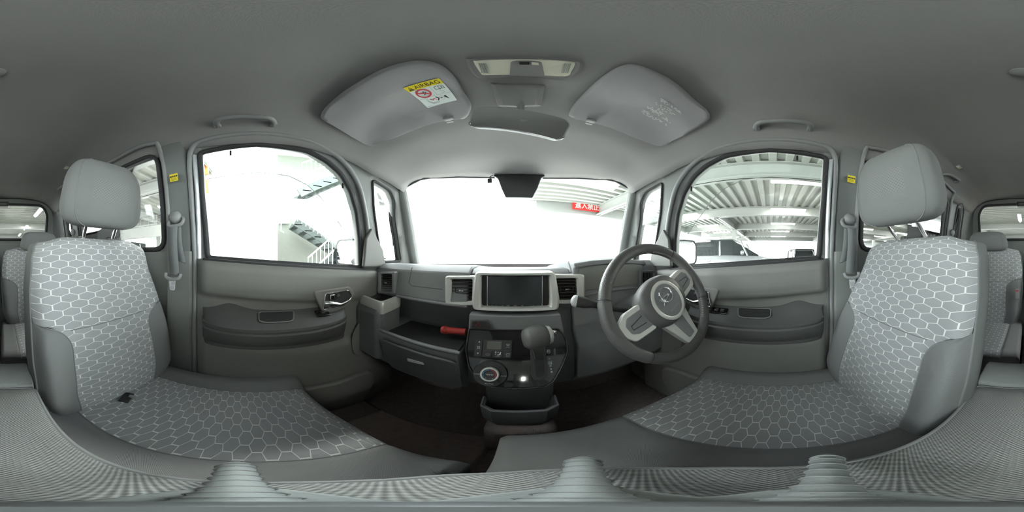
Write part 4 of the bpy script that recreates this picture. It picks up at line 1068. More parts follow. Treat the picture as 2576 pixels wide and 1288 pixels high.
def fan_sym(u, v, s):
    for k in range(4):
        a = R(45 + 90 * k); mark([(u + s * math.cos(a + d_) * r_, v + s * math.sin(a + d_) * r_) for d_, r_ in ((0, .2), (-.5, 1.), (.35, 1.05))])
fan_sym(1204, 874, 4)
ptxt('FRONT', 1278, 874.5, 0, .0032, 'print_grey'); ptxt('REAR', 1277, 897, 0, .0032, 'print_grey', width=.010); ptxt('MODE', 1252, 897, 0, .0032, 'print_grey', width=.011)
stroke(((1273.5, 866), (1282.5, 866), (1280.5, 870), (1275.5, 870)), closed=True); stroke(((1273, 889.5), (1282, 889.5), (1282, 893.5), (1273, 893.5)), closed=True)
stroke(((1277, 868), (1276.5, 872)), m='print_grey'); stroke(((1280, 868), (1279.5, 872)), m='print_grey')
stroke(((1221, 892), (1224, 890), (1230, 890), (1232, 892), (1230, 894), (1223, 894)), closed=True, m='print_grey')
mark(((1250, 893), (1256, 891), (1258, 886), (1260.5, 886), (1259, 892.5), (1252, 894.5))); mark(((1245, 885), (1249, 885), (1248, 887.5), (1246, 887.5))); mark(((1246, 889), (1248, 891), (1246, 893))); mark(((1251, 886.5), (1254, 885.5), (1254, 888)))
# round temperature dial
dc = pn(1233.5, 940); rd = (pn(1276.5, 940) - dc).length
b = B().lathe([(rd * 1.06, -.004), (rd * 1.06, .001), (rd, .004), (rd * .98, .006), (rd * .5, .006)], dc, cn, 48); dl_ = b.build('dial_ring', 'button_black', con, sharp=25)
for k in range(4):
    a = R(45 + 90 * k); e_ = cr_ * math.cos(a) + cup * math.sin(a); b = B().tube([dc + e_ * rd * .56 + cn * .0062, dc + e_ * rd * 1.0 + cn * .0055], .0007, 4); b.build('groove', 'print_black', dl_)
b = B().lathe([(rd * .56, .004), (rd * .56, .016), (rd * .52, .0185), (rd * .44, .0185), (rd * .42, .016)], dc, cn, 48); b.build('knob_rim', 'satin_silver', dl_, sharp=30)
b = B().lathe([(rd * .43, .010), (rd * .43, .0165), (rd * .01, .0168)], dc, cn, 40); b.build('knob_face', 'button_black', dl_, sharp=30)
def arc(a0, a1, m):
    pts = [dc + cn * .0172 + (cr_ * math.cos(R(lerp(a0, a1, i / 16))) + cup * math.sin(R(lerp(a0, a1, i / 16)))) * rd * .36 for i in range(17)]
    B().tube(pts, .0012, 5).build('scale_arc', m, dl_)
arc(95, 215, 'print_blue'); arc(85, -35, 'print_red')
def dtxt(s, dx, dy, h, lift, w): text(s, dc + cr_ * dx * rd + cup * dy * rd + cn * lift, cr_, cup, 1., 'print_white', con, height=h, width=w, ext=.0002)
dtxt('TEMP', 0, 0, .0042, .0172, rd * .48); dtxt('AUTO', 0, -.78, .0042, .0062, rd * .5); dtxt('A/C', .78, -.10, .0042, .0062, rd * .34); dtxt('OFF', -.78, -.10, .0042, .0062, rd * .34); dtxt('-', -.2, -.28, .0008, .0172, rd * .08); dtxt('+', .2, -.28, .003, .0172, rd * .08)
fan_sym(1203.5, 933, 3.6)
# shifter slot and letters
plate(((1334, 868), (1372, 866), (1378, 935), (1374, 950), (1362, 957), (1345, 957), (1336, 945)), .0, .0022, 'shift_plate', 'button_black', con, r=.006)
plate(((1343, 880), (1366, 880), (1370, 938), (1364, 948), (1348, 948)), .0022, .0026, 'shift_slot', 'rubber', con, r=.006)
for s, u, v in (('P', 1379.5, 884), ('R', 1382.5, 902.5), ('N', 1384, 912.5), ('D', 1385.5, 920.5), ('S', 1386.5, 928.5), ('B', 1388, 935.5)):
    ptxt(s, u, v, 0, .0058, lift=.0008, width=.0045)
    if s in 'PN': stroke(((u - 3.6, v - 3.8), (u + 3.8, v - 3.8), (u + 3.8, v + 3.8), (u - 3.6, v + 3.8)), .0005, closed=True, lift=.0008)
# lower bin
bo = [(-.105, .45), (-.103, .40), (-.075, .378), (.055, .376), (.088, .398), (.092, .45)]
def bl(k, z): return [Vector((-.005 + (x + .005) * k, .45 - (.45 - y) * k, z)) for x, y in bo]
b = B().loft([bl(.80, -.66), bl(.94, -.62), bl(1., -.545), bl(1.0, -.535), bl(.93, -.535), bl(.85, -.60)], closed=False, cap=False); b.build('lower_bin', 'dash_dark', con, sharp=30, solid=.003)
b = B().tube(bl(1.0, -.534), .004, 8); b.build('bin_lip', 'dash_grey', con)
b = B().box((-.005, .52, -.53), (.20, .12, .28)); b.build('lower_column', 'dash_dark', con, bevel=.015)
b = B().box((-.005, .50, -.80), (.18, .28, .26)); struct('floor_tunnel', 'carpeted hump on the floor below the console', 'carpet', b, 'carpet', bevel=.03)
# gear lever
gl = thing('gear_lever', 'leather gear knob with silver end cap on the console', 'gear lever', pn(1356, 920))
gc = P(1352, 847, y=.372); ga = (P(1392, 838, y=.382) - P(1326, 850, y=.366)).normalized()
b = B().lathe([(.004, -.034), (.022, -.0325), (.0295, -.023), (.0315, -.006), (.0305, .010), (.0265, .020), (.024, .022)], gc, ga, 28); kn = b.build('knob', 'leather_smooth', gl, sharp=60)
b = B().lathe([(.0245, .021), (.0255, .024), (.0235, .031), (.017, .035), (.010, .036)], gc, ga, 28); b.build('end_cap', 'satin_silver', gl, sharp=40)
b = B().lathe([(.0075, .034), (.0075, .046), (.005, .049)], gc + Vector((0, 0, .003)), ga, 16); b.build('release_button', 'chrome', gl, sharp=40)
st_ = pn(1356, 905); b = B().loft([[c_ + Vector((x, 0, 0)) + cup * w_ for x, w_ in ((-.018 * k, -.008 * k), (.018 * k, -.008 * k), (.020 * k, .006 * k), (-.020 * k, .006 * k))] for c_, k in ((gc + Vector((.002, .0, -.012)), 1.1), (gc.lerp(st_, .45), .85), (gc.lerp(st_, .8), .65), (st_ - cn * .01, .6))]); b.build('neck', 'leather_smooth', gl, bevel=.005, seg=3)
b = B()
for i in range(11):
    a = R(-55 + 14 * i); p = gc + ga * -.021 + (cup * math.sin(a) + cn * math.cos(a)) * .0268; b.tube([p, p + ga * .004 + cup * .002], .0006, 4)
    b.tube([p + ga * .004, p + ga * .0 + cup * .003], .0006, 4)
o = b.build('stitching', 'stitch', kn); o['kind'] = 'stuff'

# ------------------------------------------------------------------ steering wheel
C = Vector((.342, .283, -.129)); tilt, yaw = R(24.4), R(-14.6)
n = Vector((math.sin(yaw) * math.cos(tilt), -math.cos(yaw) * math.cos(tilt), math.sin(tilt)))
a_ = Vector((-n.y, n.x, 0)).normalized(); b_ = n.cross(a_).normalized()
if b_.z < 0: b_ = -b_
ROT = R(27)
ra = a_ * math.cos(ROT) + b_ * math.sin(ROT); rb = -a_ * math.sin(ROT) + b_ * math.cos(ROT)
def wp(x, y, h=0.): return C + ra * x + rb * y + n * h
sw = thing('steering_wheel', 'grey leather steering wheel turned to the left, silver spokes and round emblem', 'steering wheel', C)
RR, rr_ = .1665, .0165
def rim_seg(a0, a1, m, name, parent, r=rr_, k=40):
    b = B().tube([wp(RR * math.cos(R(lerp(a0, a1, i / k))), RR * math.sin(R(lerp(a0, a1, i / k)))) for i in range(k + 1)], r, 18, up=tuple(n)); return b.build(name, m, parent, sharp=80)
rim = rim_seg(0, 360, 'leather', 'rim', sw, k=96)
for a0, a1 in ((-32, 32), (148, 212)):
    rim_seg(a0, a1, 'leather_smooth', 'grip_pad', rim, rr_ + .0009, 30)
for ang in (-34, 34, 146, 214): 
    p = wp(RR * math.cos(R(ang)), RR * math.sin(R(ang))); t = (-ra * math.sin(R(ang)) + rb * math.cos(R(ang)))
    b = B().lathe([(rr_ * .98, -.0012), (rr_ * 1.075, 0), (rr_ * .98, .0012)], p, t, 18); b.build('seam_ring', 'rubber', rim)
b = B()
for i in range(52):
    ang = lerp(-60, 60, i / 51)
    er = ra * math.cos(R(ang)) + rb * math.sin(R(ang)); et = -ra * math.sin(R(ang)) + rb * math.cos(R(ang)); p = C + er * (RR - rr_ * .93) + n * .006
    b.tube([p + et * .0016, p + n * .004 - et * .0012 + er * .0012], .0006, 4); b.tube([p - n * .002 - et * .0012, p + et * .0016], .0006, 4)
o = b.build('stitching', 'stitch', rim); o['kind'] = 'stuff'
# hub
def oval(rx, ry, h, cx=0., cy=0., k=40, e=1.): return [wp(cx + rx * math.copysign(abs(math.cos(2 * math.pi * i / k)) ** e, math.cos(2 * math.pi * i / k)), cy + ry * math.copysign(abs(math.sin(2 * math.pi * i / k)) ** e, math.sin(2 * math.pi * i / k)), h) for i in range(k)]
b = B().loft([oval(.062, .060, -.075), oval(.074, .068, -.045), oval(.083, .074, -.010, e=.9), oval(.081, .072, .006, e=.9), oval(.074, .066, .017, e=.9), oval(.058, .054, .023), oval(.02, .02, .025)]); hub_ = b.build('hub', 'leather_smooth', sw, sharp=70)
b = B().loft([oval(.052, .058, .020, 0, -.004), oval(.053, .059, .0255, 0, -.004), oval(.050, .056, .0275, 0, -.004), oval(.043, .049, .0262, 0, -.004), oval(.042, .048, .0248, 0, -.004)], cap=False); b.build('hub_ring', 'satin_silver', hub_, sharp=50)
b = B().loft([oval(.044, .050, .022, 0, -.004), oval(.0435, .0495, .0255, 0, -.004), oval(.02, .02, .0275, 0, -.004), oval(.002, .002, .0278)]); b.build('hub_plate', 'dash_grey', hub_, sharp=60)
ec = (0., .013)
b = B().tube(oval(.0205, .0205, .0295, *ec), .0026, 8, closed=True); b.build('emblem_ring', 'chrome', hub_)
b = B().loft([oval(.020, .020, .026, *ec), oval(.019, .019, .0285, *ec)]); b.build('emblem_back', 'dash_grey', hub_)
def em(pts, name='emblem_mark'):
    q = [P(1620 + x / 9.907, 710 + y / 9.907, pl=(C + n * .0312, n)) for x, y in pts]
    B().prism(q, -n * .003).build(name, 'chrome', hub_, bevel=.0004)
em(((345, 450), (440, 385), (585, 275), (602, 300), (465, 420), (440, 432))); em(((585, 275), (632, 302), (548, 470), (515, 600), (500, 490), (540, 440), (592, 330))); em(((345, 450), (465, 420), (540, 440), (500, 490), (362, 464)))
text('SRS AIRBAG', wp(0, -.030, .0285), ra, rb, 1., 'print_grey', hub_, width=.040, height=.0045, ext=.0003)
# spokes
def wpoly(pts, h0, h1, name, m, parent, r=.006, bevel=.002):
    q = round_poly([wp(x, y, h1) for x, y in pts], r); b = B().prism(q, -n * (h1 - h0)); return b.build(name, m, parent, bevel=bevel, seg=3)
for s in (-1, 1):
    sp = wpoly([(s * .070, .038), (s * .120, .040), (s * .150, .024), (s * .153, -.012), (s * .138, -.036), (s * .070, -.044)], -.014, .007, 'spoke', 'satin_silver', sw, .008, .004)
    wpoly([(s * .062, .024), (s * .122, .027), (s * .136, .012), (s * .134, -.014), (s * .118, -.024), (s * .062, -.030)], .005, .0095, 'button_pad', 'dash_grey', sp, .005)
    B().tube([wp(s * x, y, .0102) for x, y in ((.086, .010), (.124, .005), (.126, -.006), (.086, -.012))], .0010, 5).build('button_groove', 'rubber', sp)
    wpoly([(s * .145, .030), (s * .160, .024), (s * .162, -.026), (s * .142, -.042)], -.016, -.002, 'spoke_end', 'leather', sp, .006)
sp = wpoly([(-.052, -.055), (.052, -.055), (.040, -.100), (.026, -.156), (-.026, -.156), (-.040, -.100)], -.020, .003, 'spoke', 'satin_silver', sw, .008, .004)
wpoly([(-.022, -.060), (.022, -.060), (.014, -.140), (-.014, -.140)], .002, .005, 'spoke_inset', 'rubber_grey', sp, .006)
# column, covers and stalks
col = thing('steering_column', 'grey steering column shroud behind the wheel', 'steering column', C - n * .1)
b = B().loft([oval(.050, .050, -.060), oval(.055, .055, -.10), oval(.060, .058, -.16), oval(.065, .06, -.25)]); b.build('shroud', 'dash_dark', col, sharp=60)
s0 = P(1492, 766, y=.36); s1 = P(1452, 758, y=.375); s2 = P(1440, 756, y=.380)
b = B().tube([wp(-.04, 0, -.085), s0, s0.lerp(s1, .5), s1], [.008, .010, .0160, .0170], 14, flat=.9); stl = b.build('wiper_stalk', 'button_black', col, sharp=70); stl['label'] = 'black stalk with pale grey rounded tip'
b = B().tube([s1, s1.lerp(s2, .5), s2, s2 + (s2 - s1) * .35], [.0172, .0180, .0145, .005], 14, flat=.9); b.build('stalk_tip', 'stalk_grey', stl)
# outside mirrors
for sg, side in ((-1, 'passenger'), (1, 'driver')):
    d = thing('door_mirror', f'outside door mirror seen through the {side} window', 'mirror', (sg * .78, .48, -.02), 'door mirrors')
    cm = Vector((sg * .80, .47, .022)); ax_ = Vector((sg * .94, -.34 + .1, 0)).normalized(); nn = Vector((-sg * .30, -.95, 0)).normalized(); ax_ = Vector((nn.y, -nn.x, 0)) * (-sg if True else 1); upz = Vector((0, 0, 1))
    if ax_.x * sg < 0: ax_ = -ax_
    def mq(w, h, k): return round_poly([cm + ax_ * x * w + upz * z * h + nn * k for x, z in ((-1, -.85), (-.9, 1), (.75, 1), (1, .55), (.95, -1), (-.85, -1))], .03, 4)
    b = B().loft([mq(.05, .04, -.07), mq(.078, .064, -.05), mq(.085, .072, -.01), mq(.085, .072, .008), mq(.078, .066, .008), mq(.078, .066, .002)]); b.build('housing', 'rubber', d, sharp=50)
    b = B().prism(mq(.077, .065, .004), nn * .001); b.build('mirror_glass', 'mirror_glass', d, smooth=False)
    b = B().tube([cm + Vector((-sg * .06, .01, -.05)), Vector((sg * .66, .46, -.07))], .02, 10); b.build('arm', 'rubber', d)
# tinted rain guards above the front door windows and their clips
for sg, side in ((-1, 'passenger'), (1, 'driver')):
    d = thing('rain_guard', f'clear tinted rain guard along the top of the {side} door window', 'rain guard', (sg * .62, .1, .42), 'rain guards')
    up_ = [(-.214, .45), (0, .465), (.17, .45), (.25, .418), (.32, .372), (.375, .30), (.42, .20)]
    lo_ = [(-.214, .345), (0, .36), (.12, .35), (.20, .315), (.265, .265), (.33, .19), (.40, .11)]
    def rg(a, t):
        y0, z0 = interp(a * 6, [(i, p[0]) for i, p in enumerate(up_)]), interp(a * 6, [(i, p[1]) for i, p in enumerate(up_)]); y1, z1 = interp(a * 6, [(i, p[0]) for i, p in enumerate(lo_)]), interp(a * 6, [(i, p[1]) for i, p in enumerate(lo_)])
        z = lerp(z0, z1, t); return Vector((sg * (xs(z) + .060 + .02 * math.sin(t * math.pi * .6)), lerp(y0, y1, t), z))
    b = B(); b.grid(rg, 36, 8); gd = b.build('guard', 'smoke_glass', d, sharp=80)
    b = B().tube([rg(i / 36, 1.) for i in range(37)], .0016, 5); b.build('guard_edge', 'rubber_grey', d)
    for y, z in ((-.10, .437), (.335, .325)):
        B().box((sg * (xs(z) + .024), y, z - .012), (.006, .008, .026)).build('clip', 'black_plastic', d, bevel=.002)

# ------------------------------------------------------------------ the car park outside
GZ = -LIFT
b = B().box((0, 0, GZ - .05), (90, 90, .1)); struct('ground', 'grey concrete ground of the car park', 'ground', b, 'concrete')
body = thing('car_body', 'white outer body of the car seen only beyond the glass', 'car body', kind='structure')
# car body outside the glass: bonnet, sills, roof skin (keeps daylight out of the cabin)
b = B(); b.grid(lambda a, t: Vector((lerp(-.66, .66, a) * (1 - .06 * t), lerp(.96, 1.55, t), lerp(-.085, -.30, t) - .12 * abs(2 * a - 1) ** 3)), 12, 8)
b.build('bonnet', 'car_white', body, solid=.03)
b = B().prism([Vector((-.68, y, z)) for y, z in ((1.0, -.12), (1.55, -.32), (1.60, -.55), (1.60, -.95), (1.0, -.95))], (1.36, 0, 0)); b.build('nose', 'car_white', body, bevel=.03)
b = B().prism([Vector((x, BACK_Y - .03, z)) for x, z in ((-.69, -.97), (.69, -.97), (.69, -1.02), (-.69, -1.02))], (0, 3.2, 0)); b.build('underbody', 'rubber', body)
for sg, side in ((-1, 'passenger'), (1, 'driver')):
    b = B(); b.prism([Vector((sg * .672, y, z)) for y, z in ((BACK_Y - .03, -.97), (1.55, -.97), (1.50, -.34), (.92, -.11), (.60, -.07), (.44, -.07), (-.2, -.02), (-1.2, .02), (BACK_Y - .03, .05))], (sg * .02, 0, 0))
    b.build('body_side', 'car_white', body, bevel=.006)
b = B(); b.grid(lambda a, t: Vector((lerp(-.62, .62, a), lerp(BACK_Y - .06, .60, t), .70 - .16 * abs(2 * a - 1) ** 4 - .12 * max(0, t - .8) / .2)), 20, 12)
rs = b.build('roof_skin', 'car_white', body, solid=-.01)
for sg in (-1, 1): B().prism([Vector((sg * x, BACK_Y - .05, z)) for x, z in ((.578, .515), (.64, .49), (.64, .60), (.578, .66))], (0, 2.15, 0)).build('cant_rail', 'car_white', rs)
for sg in (-1, 1): B().prism([Vector((sg * x, .45, z)) for x, z in ((.578, .505), (.64, .48), (.64, .57), (.578, .60))], (0, .24, -.06)).build('cant_rail', 'car_white', rs)
B().box((0, BACK_Y - .05, .64), (1.24, .06, .12)).build('rear_header', 'car_white', rs)
B().prism([Vector((-.60, y, z)) for y, z in ((.58, .56), (.72, .50), (.90, .462), (.90, .485), (.74, .55), (.60, .61))], (1.2, 0, 0)).build('front_header', 'car_white', rs)

# corrugated deck over the right and rear of the bay
DZ, BZ = 1.95, 1.60
def deck(name, label, x0, x1, y0, y1, zd):
    b = B(); per = .30; n = int((y1 - y0) / per); vs_ = []; fs = []
    prof = [(0, 0), (.12, 0), (.15, .075), (.27, .075)]
    ys_ = [(y0 + k * per + q, h) for k in range(n) for q, h in prof] + [(y0 + n * per, 0)]
    for y, h in ys_: vs_ += [(x0, y, zd + h), (x1, y, zd + h)]
    b.add(vs_, [(2 * i, 2 * i + 1, 2 * i + 3, 2 * i + 2) for i in range(len(ys_) - 1)])
    return struct(name, label, 'deck', b, 'deck_steel', smooth=False)
deck('deck_right', 'corrugated steel deck over the bays beside the driver', .4, 26, -22, 5.6, DZ)
deck('deck_rear', 'corrugated steel deck over the bays behind and beside the passenger', -16, .4, -22, -1.0, DZ)
b = B().box((13.2, -8.2, DZ + .2), (25.6, 27.6, .2)); struct('slab_right', 'concrete slab on top of the steel deck beside the driver', 'slab', b, 'concrete')
b = B().box((-7.8, -11.5, DZ + .2), (16.4, 21.0, .2)); struct('slab_rear', 'concrete slab on top of the steel deck at the passenger rear', 'slab', b, 'concrete')
def beam(label, a, c, w=.22, h=.36, zb=BZ, m='beam_paint'):
    a = Vector((*a, 0)); c = Vector((*c, 0)); dr = (c - a).normalized(); sd = Vector((-dr.y, dr.x, 0)); L = (c - a).length
    b = B()
    for dz, ww, hh in ((.012, w, .024), (h / 2, .03, h), (h - .012, w, .024)):
        o_ = a + Vector((0, 0, zb + dz)) - Vector((0, 0, 0))
        b.prism([a + sd * s * ww / 2 + Vector((0, 0, zb + dz + k * hh / 2)) for s, k in ((-1, -1), (1, -1), (1, 1), (-1, 1))], dr * L)
    o = b.build('steel_beam', m, None, smooth=False); props(o, label, 'beam', 'ceiling beams', 'structure'); return o
for i, x in enumerate((3.05, 6.3, 9.6, 13.0, 17)):
    beam(f'{["nearest", "second", "third", "fourth", "farthest"][i]} pale steel beam running lengthwise on the driver side', (x, -20), (x, 5.5))
for i, y in enumerate((2.2, -4.5, -9.5, -15)):
    beam(f'pale steel cross beam over the driver side, {["ahead of", "just behind", "well behind", "far behind"][i]} the car', (6.3 if i == 0 else -14, y), (24, y), h=.34)
for i, x in enumerate((-3.2, -6.5, -10)):
    beam(f'{["nearest", "second", "farthest"][i]} pale steel beam over the rear bays on the passenger side', (x, -20), (x, -1.6))
# front edge beam with the sign
b = B().box((6.4, 5.6, BZ + .18), (11.4, .22, .42)); o = b.build('edge_beam', 'beam_paint', None, bevel=.01, smooth=False); props(o, 'pale edge beam ahead of the car carrying the red sign', 'beam', kind='structure')
b = B().box((6.4, 5.55, BZ - .12), (11.4, .10, .12)); b.build('conduit_rail', 'rail_white', None, label='white cable rail below the edge beam ahead', cat='rail')
sgn = thing('no_entry_sign', 'red board with white characters on the edge beam ahead of the car', 'sign', P(1476, 518, y=5.40))
c1 = [P(u, v, y=5.38) for u, v in ((1436, 503), (1516, 512), (1515, 535), (1435, 528))]
w_ = (c1[1] - c1[0]).length; cs = sum(c1, Vector()) / 4; hgt = .36
b = B().box(cs, (1.16, .03, hgt)); b.build('board', 'sign_red', sgn, bevel=.004)
text('進入禁止', cs + Vector((0, -.017, 0)), (1, 0, 0), (0, 0, 1), 1., 'paper_white', sgn, width=.96, height=.25, bold=True)
# columns
for i, (x, y) in enumerate(((9.6, 2.2), (12.6, -4.5), (3.05, -9.5), (-6.5, -4.5), (-6.5, -9.5), (13, -9.5))):
    b = B().box((x, y, (GZ + BZ) / 2), (.25, .25, BZ - GZ)); d = b.build('steel_column', 'beam_paint', None, bevel=.01, smooth=False)
    props(d, f'pale square steel column, {["to the right of the parked grey wagon", "right of the white cars", "behind the car on the driver side", "near the passenger rear side", "far rear on the passenger side", "far rear on the driver side"][i]}', 'column', 'steel columns')
# fluorescent tubes
lamp0 = None; nl = 0
def tube_lamp(x, y, along_y=True, lab=''):
    global lamp0, nl
    if lamp0 is None:
        d = thing('ceiling_tube_light', lab, 'tube light', (x, y, DZ - .22), 'car park tube lights')
        ORG[d.name] = Vector((0, 0, 0))
        h1 = B().box((0, 0, .03), (.16, 1.30, .05)).build('housing', 'rail_white', d)
        t1 = B().tube([(0, -.62, -.01), (0, .62, -.01)], .030, 10).build('tube', 'tube_light', d)
        lamp0 = (d, h1, t1)
    else:
        d = lamp0[0].copy(); COL.objects.link(d); d.location = (x, y, DZ - .22); d['label'] = lab
        for ch in lamp0[1:]:
            q = ch.copy(); COL.objects.link(q); q.parent = d
    if not along_y: d.rotation_euler = (0, 0, R(90))
    ORG[d.name] = Vector((0, 0, 0)); nl += 1
rowname = {-.65: 'beside the driver window', 3.5: 'ahead of the driver door', -5.6: 'behind the car', -9.0: 'deep behind the car', -12.5: 'far at the back'}
colname = {3.5: 'first', 5.95: 'second', 8.6: 'third', 11.3: 'fourth', 14.2: 'fifth'}
for y, rn in rowname.items():
    for x, cn_ in colname.items(): tube_lamp(x, y, True, f'{cn_} glowing ceiling tube from the car in the row {rn}')
for y, rn in ((-2.6, 'abreast of the rear passenger window'), (-6.2, 'behind it'), (-9.8, 'deeper back'), (-13.2, 'farthest back')):
    for x, cn_ in ((-1.4, 'nearest'), (-4.6, 'second'), (-8.0, 'third'), (-11.5, 'outermost')): tube_lamp(x, y, True, f'{cn_} glowing ceiling tube on the passenger side, row {rn}')
for x, y, lab in ((.9, -4.2, 'glowing ceiling tube framed in the rear window, driver side'), (.3, -7.4, 'glowing ceiling tube framed low in the rear window')): tube_lamp(x, y, True, lab)

# parked vehicles
def vehicle(label, x, y, rz, paint, L=4.3, Wd=1.75, H=1.65, cat='car', bel=.56):
    d = thing('parked_car', label, cat, (x, y, GZ), 'parked cars')
    ORG[d.name] = Vector((0, 0, 0))
    hb = H * bel
    def sec(yy, w, z0, z1, r=.06): return round_poly([Vector((-w, yy, z0)), Vector((w, yy, z0)), Vector((w * 1.0, yy, lerp(z0, z1, .75))), Vector((w * .93, yy, z1)), Vector((-w * .93, yy, z1)), Vector((-w, yy, lerp(z0, z1, .75)))], r, 3)
    h = L / 2; w = Wd / 2
    B().loft([sec(-h, w * .80, .35, hb * .78), sec(-h + .12, w * .93, .25, hb * .95), sec(-h + .9, w, .22, hb), sec(0, w, .22, hb * 1.02), sec(h - 1.2, w, .22, hb), sec(h - .35, w * .96, .25, hb * .90), sec(h, w * .82, .32, hb * .70)]).build('body', paint, d, sharp=40)
    def sc2(yy, w0, w1, z1): return [Vector((-w0, yy, hb * .98)), Vector((w0, yy, hb * .98)), Vector((w1, yy, z1)), Vector((-w1, yy, z1))]
    cab = [(-h + .25, .86, .74, hb + .05), (-h + .45, .90, .74, H * .97), (-h + 1.2, .90, .76, H), (.25, .90, .76, H * .99), (h - 1.95, .90, .74, H * .95), (h - 1.15, .86, .70, hb + .03)]
    B().loft([sc2(yy, w * a, w * c, z) for yy, a, c, z in cab]).build('greenhouse', 'car_glass', d, sharp=30)
    B().loft([[Vector((-w * c * 1.01, yy, z - .02)), Vector((w * c * 1.01, yy, z - .02)), Vector((w * c * .9, yy, z + .04)), Vector((-w * c * .9, yy, z + .04))] for yy, a, c, z in cab[1:5]]).build('roof', paint, d, bevel=.02)
    for yy in (-h + .55, -.05 - .15, h - 1.55):
        for s in (-1, 1):
            zt2 = interp(yy, [(q[0], q[3]) for q in cab]); wt = .755 * w
            B().tube([Vector((s * w * .905, yy + .05, hb)), Vector((s * wt, yy - (.0 if yy < 0 else .22), H * .97))], .035, 6).build('pillar', paint, d)
    for s in (-1, 1):
        for yy in (-h + .8, h - .85):
            B().lathe([(.20, -.10), (.32, -.10), (.335, -.06), (.335, .06), (.32, .10), (.22, .10), (.20, .07), (.02, .07)], (s * (w - .09), yy, .335), (s, 0, 0), 20).build('wheel', 'tyre', d, sharp=40)
        for yy in (-.55, .45): B().box((s * (w + .01), yy, hb * .86), (.03, .16, .03)).build('door_handle', paint, d, bevel=.008)
        B().ellipsoid((s * (w + .10), h - 1.65, hb * 1.08), (.10, .06, .075), .7, .7, nu=12, nv=8).build('mirror', paint, d)
        B().box((s * w * .68, h - .10, hb * .66), (.30, .16, .13)).build('headlamp', 'chrome', d, bevel=.03)
        B().box((s * w * .80, -h + .08, hb * .75), (.16, .10, .22)).build('tail_lamp', 'print_red', d, bevel=.02)
    B().box((0, h - .03, hb * .55), (.9, .06, .20)).build('grille', 'black_plastic', d, bevel=.02)
    B().box((0, h + .01, .36), (.36, .02, .17)).build('plate', 'paper_white', d, bevel=.004)
    d.rotation_euler = (0, 0, rz)
    return d
vehicle('silver wagon parked side-on outside the driver window', 6.1, 1.55, R(180), 'car_silver', 4.6, 1.85, 1.82, bel=.69)
vehicle('white car parked two rows over, right of the silver wagon', 9.3, -1.9, R(100), 'car_white', 3.6, 1.5, 1.65)
vehicle('black van parked at the far right of the driver window', 9.6, -4.3, R(95), 'car_black', 3.6, 1.6, 1.85)
vehicle('dark car nose parked beside the outdoor stair', -3.15, 2.1, R(180), 'car_black', 3.4, 1.5, 1.45)
vehicle('white car parked far behind, seen through the rear window on the driver side', 2.4, -9.5, R(10), 'car_white', 3.6, 1.5, 1.7)
vehicle('silver car parked far behind on the passenger side', -2.6, -10.0, R(-5), 'car_silver', 3.6, 1.5, 1.6)
vehicle('white van parked beyond the rear passenger window', -6.2, -6.0, R(90), 'car_white', 4.2, 1.7, 1.9)

# outdoor stair block on the passenger side
b = B().box((-3.55, -.40, 1.2), (.12, 1.60, 5.2)); b.build('white_wall_panel', 'facade_white', None, bevel=.01, label='tall blank white wall panel filling the left of the passenger window', cat='wall panel')
b = B().box((-6.6, 2.0, 1.71), (.15, 5.2, 5.92)); b.build('stair_wall', 'stair_beige', None, label='pale beige stairwell wall behind the outdoor stair', cat='wall')
def flight(label, y0, z0, y1, z1, x, w=.95):
    d = thing('stair_flight', label, 'stairs', (x, (y0 + y1) / 2, (z0 + z1) / 2), 'outdoor stairs')
    dr = Vector((0, y1 - y0, z1 - z0)); up = Vector((0, -(z1 - z0), y1 - y0)).normalized(); up = up if up.z > 0 else -up
    for s in (0, w):
        B().prism([Vector((x - s, y0, z0)), Vector((x - s, y1, z1)), Vector((x - s, y1, z1)) + up * .26, Vector((x - s, y0, z0)) + up * .26], (-.04, 0, 0)).build('stringer', 'stair_green', d, smooth=False)
    n = max(3, int(abs(z1 - z0) / .19))
    for k in range(n):
        t = (k + .5) / n; B().box((x - w / 2, lerp(y0, y1, t), lerp(z0, z1, t) + .12), (w, .26, .03)).build('step', 'stair_green', d, smooth=False)
    for s in (0,):
        for q in (.55, 1.0):
            B().tube([Vector((x - s, y0, z0 + .2 + q)), Vector((x - s, y1, z1 + .2 + q))], .022, 6).build('handrail', 'rail_white', d)
        m = max(6, int(dr.length / .16))
        for k in range(m + 1):
            t = k / m; B().tube([Vector((x - s, lerp(y0, y1, t), lerp(z0, z1, t) + .22)), Vector((x - s, lerp(y0, y1, t), lerp(z0, z1, t) + 1.2))], .011, 5).build('baluster', 'rail_white', d)
    return d
flight('lower outdoor stair flight climbing away behind the door mirror', 1.35, GZ, 3.6, .62, -4.35, .85)
flight('middle outdoor stair flight crossing the passenger window', 1.15, 1.05, 3.6, -.35, -5.35, .85)
flight('upper outdoor stair flight at the top of the passenger window', 1.2, 1.75, 3.4, 3.15, -4.45, .85)
b = B().box((-5.6, 2.2, 4.75), (2.6, 5.6, .15)); b.build('stair_shade_slab', 'facade_white', None, label='white roof slab over the outdoor stair', cat='canopy')  # added slab, put here to cast shade on the overexposed stair
b = B().box((-5.56, .30, 1.12), (1.94, .7, .12)); b.build('stair_landing', 'facade_white', None, label='white stair landing slab level with the window middle', cat='landing')
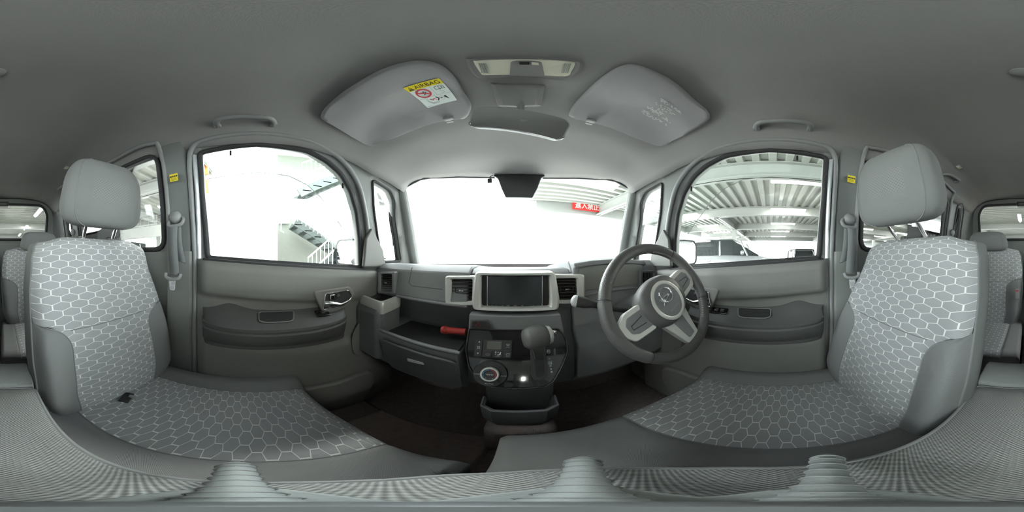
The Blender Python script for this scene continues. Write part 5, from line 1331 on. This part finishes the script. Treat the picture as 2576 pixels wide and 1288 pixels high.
b = B().box((-4.25, 1.9, 1.30), (.10, 4.2, .55)); b.build('landing_parapet', 'facade_white', None, label='broad white parapet band across the passenger window', cat='parapet')
for i, (u, v, w2, h2) in enumerate(((715, 552, .42, .34),)):
    p = P(u, v, x=-6.43); d = thing('meter_box', 'white meter box on the stairwell wall', 'box', p)
    B().box(p, (.18, w2, h2)).build('case', 'rail_white', d, bevel=.02)
    B().tube([p + Vector((.02, -.12, -h2 / 2)), p + Vector((.02, -.14, -h2 / 2 - .30)), p + Vector((.02, -.02, -h2 / 2 - .38))], .02, 6).build('conduit', 'rail_white', d)
pst = P(511, 450, x=-3.15); bs = thing('board_stand', 'two orange red boards on a slim post at the left edge of the passenger window', 'board stand', (pst.x, pst.y, GZ))
B().tube([(pst.x, pst.y, GZ), (pst.x, pst.y, 2.2)], .025, 8).build('post', 'rail_white', bs)
for v, hh in ((428, .24), (470, .32)):
    p = P(513, v, x=-3.1); B().box(p, (.04, .20, hh)).build('board', 'orange_plastic', bs, bevel=.01)
# ramp parapet with fence seen through the rear passenger window
b = B().box((-5.0, -5.4, .95), (.15, 6.0, .42)); b.build('ramp_parapet', 'beam_paint', None, label='pale ramp parapet beyond the rear passenger window', cat='parapet')
fn_ = thing('mesh_fence', 'dark wire fence on top of the ramp parapet', 'fence', (-5.0, -5.4, 1.16))
for k in range(31): B().tube([(-5.0, -8.4 + .2 * k, 1.16), (-5.0, -8.4 + .2 * k, 1.60)], .008, 4).build('wire', 'rubber_grey', fn_)
for z in (1.2, 1.4, 1.58): B().tube([(-5.0, -8.4, z), (-5.0, -2.4, z)], .010, 4).build('rail', 'rubber_grey', fn_)
b = B().box((-3.6, -3.2, -.57), (.5, .6, 1.36)); b.build('cardboard_carton', 'orange_plastic', None, bevel=.01, label='tall orange brown carton beyond the rear passenger window', cat='carton')
b = B().box((-9, 30, 2.75), (40, .3, 8)); b.build('far_building', 'facade_white', None, label='pale building front across the road, washed out by daylight', cat='building')

# lift everything so the ground is z = 0
for o in scene.objects:
    if o.parent is None: o.location.z += LIFT
bpy.context.view_layer.update()
